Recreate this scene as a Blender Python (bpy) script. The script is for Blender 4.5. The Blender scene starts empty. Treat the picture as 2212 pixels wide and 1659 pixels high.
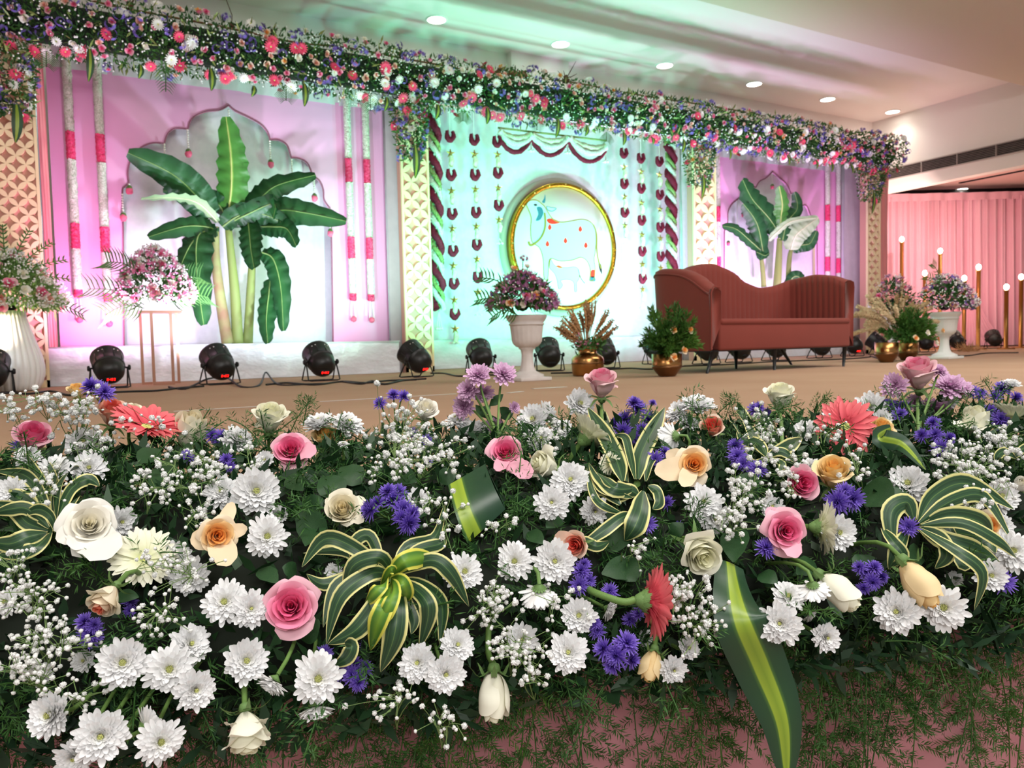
import bpy, math, random
import numpy as np
from mathutils import Vector, Matrix
rnd = random.Random(7)
nr = np.random.default_rng(7)
sin, cos, pi = math.sin, math.cos, math.pi
SC = bpy.context.scene
COL = SC.collection

# ------------------------------------------------------------------ camera
FPX, YAW, PITCH, ROLL = 1665.0, .5115, -.0516, -.0232
A3 = np.array
CF = A3([sin(YAW)*cos(PITCH), cos(YAW)*cos(PITCH), sin(PITCH)])
_r0 = A3([cos(YAW), -sin(YAW), 0.]); _u0 = np.cross(_r0, CF)
CR = cos(ROLL)*_r0 + sin(ROLL)*_u0
CU = cos(ROLL)*_u0 - sin(ROLL)*_r0
CAM = A3([0, 0, .27])
cd = bpy.data.cameras.new('camera'); cam = bpy.data.objects.new('camera', cd); COL.objects.link(cam)
cam.matrix_world = Matrix(((CR[0], CU[0], -CF[0], CAM[0]), (CR[1], CU[1], -CF[1], CAM[1]), (CR[2], CU[2], -CF[2], CAM[2]), (0, 0, 0, 1)))
cd.sensor_width = 36; cd.lens = FPX/2212*36; cd.clip_start = .05; cd.clip_end = 100
cd.dof.use_dof = True; cd.dof.focus_distance = .95; cd.dof.aperture_fstop = 15
SC.camera = cam

# ------------------------------------------------------------------ light and exposure
SC.view_settings.view_transform = 'Standard'; SC.view_settings.look = 'None'
SC.cycles.max_bounces = 7; SC.cycles.diffuse_bounces = 3; SC.cycles.glossy_bounces = 3
SC.view_settings.gamma = 1; SC.view_settings.use_curve_mapping = False
SC.view_settings.exposure = 0.2
w = bpy.data.worlds.new('hall_air'); SC.world = w; w.use_nodes = True
w.node_tree.nodes['Background'].inputs[0].default_value = (1, .95, .9, 1)
w.node_tree.nodes['Background'].inputs[1].default_value = .3

def aim(o, d):
    o.rotation_euler = Vector(d).to_track_quat('-Z', 'Y').to_euler()
def light(name, kind, loc, energy, col, d=(0, 0, -1), **k):
    l = bpy.data.lights.new(name, kind); l.energy = energy; l.color = col
    for a, b in k.items(): setattr(l, a, b)
    o = bpy.data.objects.new(name, l); COL.objects.link(o); o.location = loc; aim(o, d); return o
# unseen hall light from overhead; the first is a frontal fill added behind the viewer
light('hall_light', 'AREA', (-1.2, -4.5, 3.4), 150, (1, .97, .94), (.25, 1, -.55), shape='RECTANGLE', size=4, size_y=1.5)
light('hall_light', 'AREA', (1.2, -.6, 3.7), 120, (1, .97, .93), (.1, .25, -1), shape='RECTANGLE', size=3.2, size_y=1.2)
light('hall_light', 'AREA', (-3.5, 1.5, 3.7), 70, (1, .94, .88), (.3, .2, -1), shape='RECTANGLE', size=2, size_y=2)
light('hall_light', 'AREA', (6.5, 2.5, 3.75), 160, (1, .97, .93), (0, .2, -1), shape='RECTANGLE', size=4, size_y=2)

# ------------------------------------------------------------------ picture geometry helpers (used once, to place things at real distances)
def ray(x, y): return CF + (x-1106)/FPX*CR - (y-829.5)/FPX*CU
def PZ(x, y, z=0.): d = ray(x, y); return CAM + d*((z-CAM[2])/d[2])
def PY(x, y, Y): d = ray(x, y); return CAM + d*(Y/d[1])
def PX(x, y, X): d = ray(x, y); return CAM + d*(X/d[0])
def PD(x, y, D): return CAM + ray(x, y)*D
def depth(p): return float((A3(p)-CAM) @ CF)
def nrm(v): v = A3(v, dtype=float); return v/np.linalg.norm(v)

# ------------------------------------------------------------------ materials
_m = {}
def lin(c):
    return tuple((x/12.92 if x <= .04045 else ((x+.055)/1.055)**2.4) for x in c)
def hexc(h): return lin(tuple(int(h[i:i+2], 16)/255 for i in (0, 2, 4)))
def mat(name, col=None, rough=.6, metal=0., spec=.4, noise=None, bump=None, ramp=None, attr='t', transl=0., emit=None, sheen=0., jitter=0.):
    """col: hex; noise=(scale,amount,hex2); bump=(scale,strength,dist); ramp=[(pos,hex)...] driven by attribute"""
    if name in _m: return _m[name]
    m = bpy.data.materials.new(name); m.use_nodes = True; nt = m.node_tree; N = nt.nodes; L = nt.links
    b = N['Principled BSDF']; b.inputs['Roughness'].default_value = rough; b.inputs['Metallic'].default_value = metal
    b.inputs['Specular IOR Level'].default_value = spec
    if sheen: b.inputs['Sheen Weight'].default_value = sheen
    c = hexc(col) if col else (1, 1, 1)
    out = None
    if ramp:
        at = N.new('ShaderNodeAttribute'); at.attribute_name = attr
        r = N.new('ShaderNodeValToRGB'); L.new(at.outputs['Fac'], r.inputs[0])
        e = r.color_ramp.elements
        while len(e) < len(ramp): e.new(.5)
        for i, (p, h) in enumerate(ramp): e[i].position = p; e[i].color = hexc(h)+(1,)
        out = r.outputs[0]
    if noise:
        tc = N.new('ShaderNodeTexCoord'); n = N.new('ShaderNodeTexNoise'); n.inputs['Scale'].default_value = noise[0]; n.inputs['Detail'].default_value = 3
        L.new(tc.outputs['Object'], n.inputs['Vector'])
        mr = N.new('ShaderNodeMapRange'); mr.inputs[1].default_value = .35; mr.inputs[2].default_value = .65; mr.inputs[4].default_value = noise[1]
        L.new(n.outputs[0], mr.inputs[0])
        mx = N.new('ShaderNodeMix'); mx.data_type = 'RGBA'; L.new(mr.outputs[0], mx.inputs[0])
        if out: L.new(out, mx.inputs[6])
        else: mx.inputs[6].default_value = c+(1,)
        mx.inputs[7].default_value = hexc(noise[2])+(1,)
        out = mx.outputs[2]
    if jitter:
        oi = N.new('ShaderNodeObjectInfo'); mr = N.new('ShaderNodeMapRange'); mr.inputs[3].default_value = 1-jitter; mr.inputs[4].default_value = 1+jitter*.6
        L.new(oi.outputs['Random'], mr.inputs[0]); hs = N.new('ShaderNodeHueSaturation'); L.new(mr.outputs[0], hs.inputs['Value'])
        if out: L.new(out, hs.inputs['Color'])
        else: hs.inputs['Color'].default_value = c+(1,)
        out = hs.outputs[0]
    if out: L.new(out, b.inputs['Base Color'])
    else: b.inputs['Base Color'].default_value = c+(1,)
    if bump:
        tc = N.new('ShaderNodeTexCoord'); n = N.new('ShaderNodeTexNoise'); n.inputs['Scale'].default_value = bump[0]; n.inputs['Detail'].default_value = 4
        L.new(tc.outputs['Object'], n.inputs['Vector'])
        if len(bump) > 3:
            mp = N.new('ShaderNodeMapping'); mp.inputs['Scale'].default_value = bump[3]; L.new(tc.outputs['Object'], mp.inputs[0]); L.new(mp.outputs[0], n.inputs['Vector'])
        bu = N.new('ShaderNodeBump'); bu.inputs['Strength'].default_value = bump[1]; bu.inputs['Distance'].default_value = bump[2]
        L.new(n.outputs[0], bu.inputs['Height']); L.new(bu.outputs[0], b.inputs['Normal'])
    if transl:
        tr = N.new('ShaderNodeBsdfTranslucent'); ms = N.new('ShaderNodeMixShader'); ms.inputs[0].default_value = transl
        if out: L.new(out, tr.inputs[0])
        else: tr.inputs[0].default_value = c+(1,)
        L.new(b.outputs[0], ms.inputs[1]); L.new(tr.outputs[0], ms.inputs[2]); L.new(ms.outputs[0], N['Material Output'].inputs[0])
    if emit:
        b.inputs['Emission Color'].default_value = c+(1,); b.inputs['Emission Strength'].default_value = emit
    _m[name] = m; return m

# ------------------------------------------------------------------ geometry builder
class G:
    def __init__(s): s.V = []; s.F = []; s.T = []; s.U = []; s.M = []; s.n = 0
    def add(s, V, F, t=0., u=0., m=0):
        V = np.asarray(V, dtype=float).reshape(-1, 3); k = len(V); o = s.n
        s.V.append(V)
        s.T.append(np.broadcast_to(np.asarray(t, dtype=float), (k,))); s.U.append(np.broadcast_to(np.asarray(u, dtype=float), (k,)))
        if isinstance(F, np.ndarray): s.F.extend((F+o).tolist())
        else: s.F.extend([[i+o for i in f] for f in F])
        s.M.extend([m]*len(F)); s.n += k; return s
    def merge(s, g, M=None, m=None):
        V = np.concatenate(g.V)
        if M is not None: V = V @ M[:3, :3].T + M[:3, 3]
        o = s.n; s.V.append(V); s.T.append(np.concatenate(g.T)); s.U.append(np.concatenate(g.U))
        s.F.extend([[i+o for i in f] for f in g.F]); s.M.extend(g.M if m is None else [m]*len(g.F)); s.n += len(V); return s
    def mesh(s, name, mats, smooth=True):
        me = bpy.data.meshes.new(name); V = np.concatenate(s.V)
        me.from_pydata(V.tolist(), [], s.F)
        for nm, A in (('t', s.T), ('u', s.U)):
            a = me.attributes.new(nm, 'FLOAT', 'POINT'); a.data.foreach_set('value', np.concatenate(A).astype(np.float32))
        if not isinstance(mats, (list, tuple)): mats = [mats]
        for m in mats: me.materials.append(m)
        if len(mats) > 1: me.polygons.foreach_set('material_index', np.array(s.M, dtype=np.int32))
        me.polygons.foreach_set('use_smooth', np.full(len(s.F), smooth)); me.update(); return me
def tag(o, label=None, cat=None, group=None, kind=None):
    if label: o['label'] = label
    if cat: o['category'] = cat
    if group: o['group'] = group
    if kind: o['kind'] = kind
    return o
def ob(name, me, parent=None, M=None):
    o = bpy.data.objects.new(name, me); COL.objects.link(o)
    if parent is not None: o.parent = parent
    if M is not None: o.matrix_local = Matrix(np.asarray(M).tolist()) if not isinstance(M, Matrix) else M
    return o
def obg(name, g, mats, parent=None, M=None, smooth=True): return ob(name, g.mesh(name, mats, smooth), parent, M)
def emp(name, loc=(0, 0, 0), M=None):
    o = bpy.data.objects.new(name, None); COL.objects.link(o); o.empty_display_size = .05
    if M is not None: o.matrix_world = Matrix(np.asarray(M).tolist())
    else: o.location = loc
    return o
def cp(o, parent=None):
    c = o.copy(); COL.objects.link(c); c.parent = parent
    for ch in o.children: cp(ch, c)
    return c
def frame(pos, z, roll=0., s=1., up=(0, 0, 1)):
    z = nrm(z); x = np.cross(up, z)
    if np.linalg.norm(x) < 1e-4: x = A3([1., 0, 0])
    x = nrm(x); y = np.cross(z, x)
    x2 = cos(roll)*x + sin(roll)*y; y2 = -sin(roll)*x + cos(roll)*y
    M = np.eye(4); M[:3, 0] = x2*s; M[:3, 1] = y2*s; M[:3, 2] = z*s; M[:3, 3] = pos; return M
def T(x=0, y=0, z=0): M = np.eye(4); M[:3, 3] = (x, y, z); return M
def RZ(a): M = np.eye(4); M[0, 0] = M[1, 1] = cos(a); M[0, 1] = -sin(a); M[1, 0] = sin(a); return M
def RX(a): M = np.eye(4); M[1, 1] = M[2, 2] = cos(a); M[1, 2] = -sin(a); M[2, 1] = sin(a); return M
def SCL(x, y=None, z=None): return np.diag([x, x if y is None else y, x if z is None else z, 1.])

def gridF(nu, nv, cu=False, cv=False):
    """quads of a (nu x nv) vertex grid, index = i*nv+j"""
    F = []
    for i in range(nu if cu else nu-1):
        for j in range(nv if cv else nv-1):
            a = i*nv+j; b = ((i+1) % nu)*nv+j; F.append((a, b, ((i+1) % nu)*nv+(j+1) % nv, i*nv+(j+1) % nv))
    return F
def box(g, lo, hi, m=0, bev=0.):
    lo, hi = A3(lo, dtype=float), A3(hi, dtype=float)
    if bev <= 0:
        V = [(x, y, z) for x in (lo[0], hi[0]) for y in (lo[1], hi[1]) for z in (lo[2], hi[2])]
        return g.add(V, [(0, 1, 3, 2), (4, 6, 7, 5), (0, 4, 5, 1), (2, 3, 7, 6), (0, 2, 6, 4), (1, 5, 7, 3)], m=m)
    import bmesh
    bm = bmesh.new(); bmesh.ops.create_cube(bm, size=1)
    for v in bm.verts: v.co = [lo[k]+(hi[k]-lo[k])*(v.co[k]+.5) for k in range(3)]
    bmesh.ops.bevel(bm, geom=bm.edges[:], offset=bev, segments=3, profile=.5, affect='EDGES')
    bm.verts.index_update(); g.add([v.co[:] for v in bm.verts], [[v.index for v in f.verts] for f in bm.faces], m=m); bm.free(); return g
def tube(g, pts, r, n=6, m=0, closed=False, cap=True, t=None):
    pts = [A3(p, dtype=float) for p in pts]; k = len(pts); rr = r if hasattr(r, '__len__') else [r]*k
    V = []; up = None
    for i in range(k):
        a = pts[(i-1) % k] if (closed or i > 0) else pts[i]; b = pts[(i+1) % k] if (closed or i < k-1) else pts[i]
        d = nrm(b-a+1e-9)
        if up is None:
            up = A3([0, 0, 1.]) if abs(d[2]) < .9 else A3([1., 0, 0])
        x = np.cross(up, d); nx = np.linalg.norm(x)
        x = x/nx if nx > 1e-5 else A3([1., 0, 0]); up = np.cross(d, x)
        for j in range(n): q = 2*pi*j/n; V.append(pts[i] + rr[i]*(cos(q)*x + sin(q)*up))
    F = gridF(k, n, closed, True)
    if cap and not closed: F = F + [tuple(range(n))[::-1], tuple(range((k-1)*n, k*n))]
    tt = np.repeat(np.linspace(0, 1, k), n) if t is None else t
    return g.add(V, F, t=tt, m=m)
def lathe(g, prof, n=32, m=0, rib=0, ribn=0, cap=True, z0=None):
    V = []
    for (r, z) in prof:
        for j in range(n):
            a = 2*pi*j/n; q = r*(1+rib*(abs(sin(ribn*a/2)) if ribn else 0)*(1 if z0 is None or z0[0] < z < z0[1] else 0)); V.append((q*cos(a), q*sin(a), z))
    F = gridF(len(prof), n, False, True); F = [f[::-1] for f in F]
    if cap: F += [tuple(range(n))[::-1], tuple(range((len(prof)-1)*n, len(prof)*n))]
    return g.add(V, F, t=np.repeat(np.linspace(0, 1, len(prof)), n), m=m)
def prism(g, poly, d0, d1, m=0, f=lambda a, b, d: (a, d, b)):
    """polygon (a,b) extruded from d0 to d1; f maps to xyz"""
    n = len(poly); V = [f(a, b, d0) for a, b in poly] + [f(a, b, d1) for a, b in poly]
    F = [tuple(range(n)), tuple(range(n, 2*n))[::-1]] + [(i, n+i, n+(i+1) % n, (i+1) % n) for i in range(n)]
    return g.add(V, F, m=m)
def ico(g, c, r, m=0, sub=0, sq=(1, 1, 1), rough=0.):
    p = (1+5**.5)/2; V = [(-1, p, 0), (1, p, 0), (-1, -p, 0), (1, -p, 0), (0, -1, p), (0, 1, p), (0, -1, -p), (0, 1, -p), (p, 0, -1), (p, 0, 1), (-p, 0, -1), (-p, 0, 1)]
    F = [(0, 11, 5), (0, 5, 1), (0, 1, 7), (0, 7, 10), (0, 10, 11), (1, 5, 9), (5, 11, 4), (11, 10, 2), (10, 7, 6), (7, 1, 8), (3, 9, 4), (3, 4, 2), (3, 2, 6), (3, 6, 8), (3, 8, 9), (4, 9, 5), (2, 4, 11), (6, 2, 10), (8, 6, 7), (9, 8, 1)]
    V = [nrm(v) for v in V]
    for _ in range(sub):
        mid = {}; NF = []
        def mm(a, b):
            k = (min(a, b), max(a, b))
            if k not in mid: mid[k] = len(V); V.append(nrm(V[a]+V[b]))
            return mid[k]
        for a, b, c_ in F: x, y, z = mm(a, b), mm(b, c_), mm(c_, a); NF += [(a, x, z), (b, y, x), (c_, z, y), (x, y, z)]
        F = NF
    V = A3(V); s = r*(1+rough*(nr.random(len(V))-.5)*2)
    return g.add(V*s[:, None]*A3(sq)+A3(c), F, m=m)

def ribbon(g, pts, wid, side, nrmv, fold=.15, ns=4, m=0, wave=0., tw=None):
    """leaf blade along pts, half widths wid[i], sideways vector side, bulge normal nrmv; t along, u across -1..1"""
    pts = A3(pts, dtype=float); k = len(pts); V = []; Tt = []; U = []
    for i in range(k):
        d = pts[min(i+1, k-1)]-pts[max(i-1, 0)]; d = nrm(d)
        sd = A3(side[i] if np.ndim(side) == 2 else side, dtype=float); sd = nrm(sd-d*(sd @ d)); n = nrm(np.cross(sd, d))
        if n @ A3(nrmv) < 0: n = -n
        for j in range(ns+1):
            u = -1+2*j/ns; wv = wave*wid[i]*sin(i*2.1+u*2)*abs(u)
            V.append(pts[i]+sd*u*wid[i] + n*(fold*wid[i]*abs(u)+wv)); Tt.append(i/(k-1)); U.append(abs(u))
    return g.add(V, gridF(k, ns+1), t=Tt, u=U, m=m)
def bez(a, b, c, n=10, d=None):
    a, b, c = A3(a, dtype=float), A3(b, dtype=float), A3(c, dtype=float); P = []
    for i in range(n):
        t = i/(n-1)
        P.append((1-t)**2*a+2*t*(1-t)*b+t*t*c if d is None else (1-t)**3*a+3*t*(1-t)**2*b+3*t*t*(1-t)*c+t**3*A3(d))
    return P
def spline(pts, n=8, closed=False):
    pts = [A3(p, dtype=float) for p in pts]; k = len(pts); out = []
    for i in range(k if closed else k-1):
        p0 = pts[(i-1) % k] if closed or i > 0 else pts[i]; p1 = pts[i]; p2 = pts[(i+1) % k]; p3 = pts[(i+2) % k] if closed or i+2 < k else p2
        for j in range(n):
            t = j/n; out.append(.5*((2*p1)+(-p0+p2)*t+(2*p0-5*p1+4*p2-p3)*t*t+(-p0+3*p1-3*p2+p3)*t**3))
    if not closed: out.append(pts[-1])
    return out

# ------------------------------------------------------------------ flower materials
M_STEM = mat('green_stem', '6d8f4a', .55, noise=(40, .5, '4f7434'))
M_LEAF = mat('rose_leaf_green', '234628', .5, noise=(25, .7, '34582e'), transl=.12)
M_CALYX = mat('calyx_green', '5b7f45', .6, noise=(60, .6, '7d9a5a'))
ROSE = {
 'pink': mat('pink_rose_petal', ramp=[(0, 'e84a86'), (.45, 'f678a6'), (.8, 'f9a2c0'), (1, 'fbc8d6')], rough=.55, transl=.18, spec=.25),
 'palepink': mat('pale_pink_rose_petal', ramp=[(0, 'e8668f'), (.4, 'f09bb4'), (1, 'f3cfd3')], rough=.55, transl=.18, spec=.25),
 'white': mat('white_rose_petal', ramp=[(0, 'fdf6da'), (.35, 'fdf9ea'), (1, 'fbf9f2')], rough=.55, transl=.18, spec=.25),
 'cream': mat('cream_rose_petal', ramp=[(0, 'fdeec4'), (.5, 'fcf4d8'), (1, 'fbf5e0')], rough=.55, transl=.18, spec=.25),
 'green': mat('greenish_cream_rose_petal', ramp=[(0, 'fafad2'), (.5, 'fbfae0'), (1, 'faf9e8')], rough=.55, transl=.18, spec=.25),
 'peach': mat('peach_rose_petal', ramp=[(0, 'fb9c44'), (.4, 'fcb866'), (.75, 'fbd79c'), (1, 'f9ead0')], rough=.55, transl=.18, spec=.25),
 'yellow': mat('yellow_rose_petal', ramp=[(0, 'fbb455'), (.4, 'fcd486'), (1, 'fae4b4')], rough=.55, transl=.18, spec=.25),
 'coral': mat('coral_rose_petal', ramp=[(0, 'e84a44'), (.4, 'f47a68'), (.8, 'f6b49c'), (1, 'f4ddc8')], rough=.55, transl=.18, spec=.25),
 'bicolor': mat('bicolor_rose_petal', ramp=[(0, 'e0503a'), (.3, 'f08a6c'), (.5, 'f6e0c4'), (1, 'f5edd6')], rough=.55, transl=.18, spec=.25)}
M_CHR = mat('white_chrysanthemum_floret', ramp=[(0, 'f0f3cc'), (.2, 'fafaf2'), (1, 'fbfcfe')], rough=.55, transl=.2, spec=.25)
M_EYE = mat('yellow_green_floret', 'e3e693', .6, noise=(300, .6, 'c0cc70'))
M_MAUVE = mat('mauve_chrysanthemum_floret', ramp=[(0, 'b4649e'), (.3, 'd49ac8'), (1, 'e6c0e0')], rough=.55, transl=.15, spec=.25)
M_AST = mat('purple_aster_floret', ramp=[(0, '4e2e94'), (.5, '6446b8'), (1, '9078dc')], rough=.55, transl=.1, spec=.25)
M_GER = mat('coral_gerbera_petal', ramp=[(0, 'd43c50'), (.5, 'ee6470'), (1, 'f07c80')], rough=.5, transl=.12, spec=.3, noise=None)
M_GERC = mat('cream_gerbera_petal', ramp=[(0, 'e4eab0'), (.4, 'f6f7d8'), (1, 'f9f8e6')], rough=.5, transl=.15, spec=.3)
M_GYP = mat('gypsophila_white', 'fbfcfa', .7, transl=.15, spec=.2)
M_GST = mat('gypsophila_stem', '7c9a5c', .6)
M_FERN = mat('asparagus_fern_green', '3c6a2c', .55, noise=(3, .7, '5d8a34'), transl=.12)
M_FERND = mat('dark_fern_green', '34602c', .55, noise=(5, .7, '4c7634'), transl=.1)
M_DRA = mat('variegated_dracaena', ramp=[(0, '6c8a4c'), (.05, '35593a'), (.4, '24432c'), (.5, '3c603a'), (.56, '24432c'), (.72, '34553a'), (.8, 'dcd98c'), (1, 'ece6a4')], attr='u', rough=.4, spec=.5, transl=.1)
M_DRAC = mat('young_variegated_dracaena', ramp=[(0, '7eaa3a'), (.5, '4f8330'), (.66, '4f8330'), (.74, 'e6e45a'), (1, 'ecea6e')], attr='u', rough=.4, spec=.5, transl=.12)
M_CORD = mat('striped_cordyline', ramp=[(0, '7c982c'), (.26, '93ab34'), (.31, '446a2c'), (.42, '24482a'), (1, '1d3f2a')], attr='u', rough=.38, spec=.5, bump=(60, .15, .002, (1, 1, 1)))

# ------------------------------------------------------------------ flower shapes (unit radius, facing +Z, base near -Z)
def petal_patch(R, H, hw, base=-.85, curl=.12, bulge=0., rimdrop=.22, nt=7, ns=6, phase=0., point=.0, tbase=0., tw=0., close=0.):
    V = []; Tt = []
    for i in range(nt+1):
        t = i/nt
        r = R*(t**(.6-.2*(close > 0)))*(1+bulge*sin(pi*t))*(1-close*t**3); z = base+(H-base)*(t**1.15)
        c = max(0, (t-.72)/.28)
        cr = curl*max(R, .42); r += cr*c*c; z -= cr*.7*c*c
        wv = hw*(sin(pi*(.18+.5*t)))**.8*(1-.35*max(0, t-.85)/.15)
        for j in range(ns+1):
            s = -1+2*j/ns; a = phase+s*wv+tw*t
            rr = r*(1-.05*s*s*(1-t)); zz = z-rimdrop*R*(s*s)*t*t*(1-point)-point*R*.3*abs(s)*t*t
            V.append((rr*cos(a), rr*sin(a), zz)); Tt.append(tbase)
    return A3(V), gridF(nt+1, ns+1), Tt
_tmpl = {}
def rose_template(kind, seed=0):
    """returns (heart G, [petal G ...])"""
    k = (kind, seed)
    if k in _tmpl: return _tmpl[k]
    q = random.Random(seed*31+len(kind)); heart = G(); pets = []
    n = {'open': 25, 'half': 20, 'bud': 15}[kind]; nh = n-{'open': 13, 'half': 10, 'bud': 9}[kind]
    for i in range(n):
        f = i/(n-1); ph = i*2.4+q.uniform(-.2, .2)
        if kind == 'open':
            R = (.05+.82*f**1.0)*q.uniform(.95, 1.05); H = .34+.08*sin(pi*f)-.34*f**2.6+q.uniform(-.05, .05)*f; hw = 1.35-.42*f; curl = .1+.17*f**2; b = .04
        elif kind == 'half':
            R = .06+.62*f**.9; H = .55-.25*f**2; hw = 1.3-.3*f; curl = .07+.24*f**3; b = .16
        else:
            R = .05+.55*f**.8; H = .66-.16*f**2; hw = 1.5-.4*f; curl = .0+.1*f**4; b = .12
        V, F, Tt = petal_patch(R, H+q.uniform(-.03, .03), hw, curl=curl*q.uniform(.6, 1.4), bulge=b, close=.42*(1-.45*f**3) if kind == 'bud' else 0, phase=ph, tbase=f, nt=7 if i < nh else 9, ns=5 if i < nh else 10)
        Vn = V.copy(); 
        wob = .015+.02*f; Vn += wob*np.sin(V[:, [1, 2, 0]]*7+seed+i)
        tt = A3(Tt)*1.0
        rr = np.linspace(0, 1, (8 if i < nh else 10)); tt = np.clip(tt-.12+.2*np.repeat(rr, 6 if i < nh else 11), 0, 1)
        g = heart if i < nh else G()
        g.add(Vn, F, t=tt)
        if i >= nh: pets.append(g)
    cal = G(); lathe(cal, [(.05, -1.12), (.16, -1.08), (.2, -.98), (.22, -.86), (.1, -.8)], 12)
    for i in range(5):
        a = i*2*pi/5+.3; L = .75 if kind != 'open' else .6
        dr = A3([cos(a), sin(a), 0]); dn = 1 if kind == 'bud' else .1
        pts = [dr*.15+A3([0, 0, -.9]), dr*(.15+L*.45)+A3([0, 0, -.86+.15*dn]), dr*(.15+L*.8)+A3([0, 0, -.9-.05]), dr*(.15+L)+A3([0, 0, -1.08])]
        ribbon(cal, spline(pts, 3), [.1*(1-(j/9)**1.5)+.004 for j in range(10)], np.cross(dr, [0, 0, 1]), [0, 0, 1], ns=2)
    _tmpl[k] = (heart, pets, cal); return _tmpl[k]

def strap(L, w, th0, th1, r0=0., z0=0., cup=.25, nt=5, ns=2, tip=.75, notch=0.):
    """one petal in the (x,z) plane starting at radius r0; th = angle from +Z"""
    V = []; Tt = []; r, z = r0, z0; ts = [0, .32, .62, .84, .95, 1.] if nt == 5 else [i/nt for i in range(nt+1)]; pt = 0
    for i in range(nt+1):
        t = ts[i]; th = th0+(th1-th0)*t
        if i: r += L*(t-pt)*sin(th); z += L*(t-pt)*cos(th)
        pt = t; ww = w*((.5, .82, 1.05, 1.03, .68, .16)[i] if nt == 5 else (.45+.75*sin(pi*min(1, t*tip+.12)))*(1 if t < 1 else .4))
        for j in range(ns+1):
            s = -1+2*j/ns; V.append((r-cos(th)*cup*ww*abs(s), s*ww, z+sin(th)*cup*ww*abs(s))); Tt.append(t)
    return A3(V), gridF(nt+1, ns+1), A3(Tt)
def rotz(V, a): c, s = cos(a), sin(a); return V @ A3([[c, s, 0], [-s, c, 0], [0, 0, 1.]])
def chrys(seed=0, layers=7, loose=0., eye=.16, nmul=1.):
    q = random.Random(seed); g = G()
    for k in range(layers):
        f = k/(layers-1); n = int((10+14*f)*nmul*1.2); th = .18+1.3*f
        for i in range(n):
            L = (.28+.68*f)*q.uniform(.82, 1.1); t0 = th+q.uniform(-.17, .17)
            V, F, Tt = strap(L, (.08+.03*f)*q.uniform(.85, 1.15), t0, t0+(.25-.75*f*(1-loose))+q.uniform(-.15, .2+loose*.4), eye*.5*(1-.3*f), -.25*f, cup=.4, nt=5)
            V = rotz(V, 2*pi*(i+.5*(k % 2))/n+q.uniform(-.09, .09)); g.add(V, F, t=np.clip(.1+.9*f*1.3+.5*Tt, 0, 1)*(.5+.5*Tt)+.0)
    e = G(); ico(e, (0, 0, .06), eye*.72, sub=1, sq=(1, 1, .8))
    for i in range(30):
        a = i*2.4; r = eye*.66*(i/30)**.5; tube(e, [(r*cos(a), r*sin(a), -.15), (r*1.05*cos(a), r*1.05*sin(a), .2+.06*q.random())], [.026, .02], 4)
    c = G(); lathe(c, [(.04, -.62), (.1, -.55), (.26, -.42), (.3, -.3), (.1, -.28)], 12)
    for i in range(14):
        a = i*2*pi/14; V, F, Tt = strap(.2, .05, 1.4, .9, .22, -.42, nt=2); c.add(rotz(V, a), F)
    return g, e, c
def asterhead(seed=0, n=140):
    q = random.Random(seed); g = G()
    for i in range(n):
        f = (i/n)**.8; th = .1+1.45*f+q.uniform(-.15, .15); L = .55+.42*f+q.uniform(-.1, .1)
        V, F, Tt = strap(L, .062, th, th+q.uniform(-.2, .15), .03, -.3*f, cup=.3, nt=3, ns=1)
        g.add(rotz(V, i*2.4+q.uniform(-.1, .1)), F, t=Tt)
    lathe(g, [(.06, -.75), (.22, -.5), (.28, -.25), (.1, -.2)], 8, m=1); return g
def gyp_blossom(seed=0):
    q = random.Random(seed); g = G()
    ico(g, (0, 0, 0), .55, sub=0, rough=.2)
    for i in range(20):
        d = nrm([q.gauss(0, 1), q.gauss(0, 1), abs(q.gauss(0, .8))]); M = frame(d*.5, d, q.uniform(0, 6), .55)
        V = A3([(0, -.45, .1), (.75, 0, .35), (0, .45, .1), (-.75, 0, .35), (0, 0, -.1)]); g.add(V @ M[:3, :3].T+M[:3, 3], [(0, 1, 4), (1, 2, 4), (2, 3, 4), (3, 0, 4)])
    return g
def needles(g, pts, nl, per, spread=1.0, m=0, w=.0008, step=1):
    """needles round a stem given by pts"""
    pts = A3(pts); V = []; 
    for i in range(1, len(pts), step):
        d = nrm(pts[i]-pts[i-1])
        for _ in range(per):
            v = nr.normal(size=3); v -= d*(v @ d); v = nrm(v); e = nrm(v*spread+d*.75); s = nrm(np.cross(e, nr.normal(size=3)))*w*nl/.012
            b = pts[i]; L = nl*nr.uniform(.75, 1.15); V += [b, b+e*L*.5+s, b+e*L, b+e*L*.5-s]
    k = len(V)//4
    g.add(V, (np.arange(k)[:, None]*4+np.arange(4)[None]), m=m)
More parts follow.
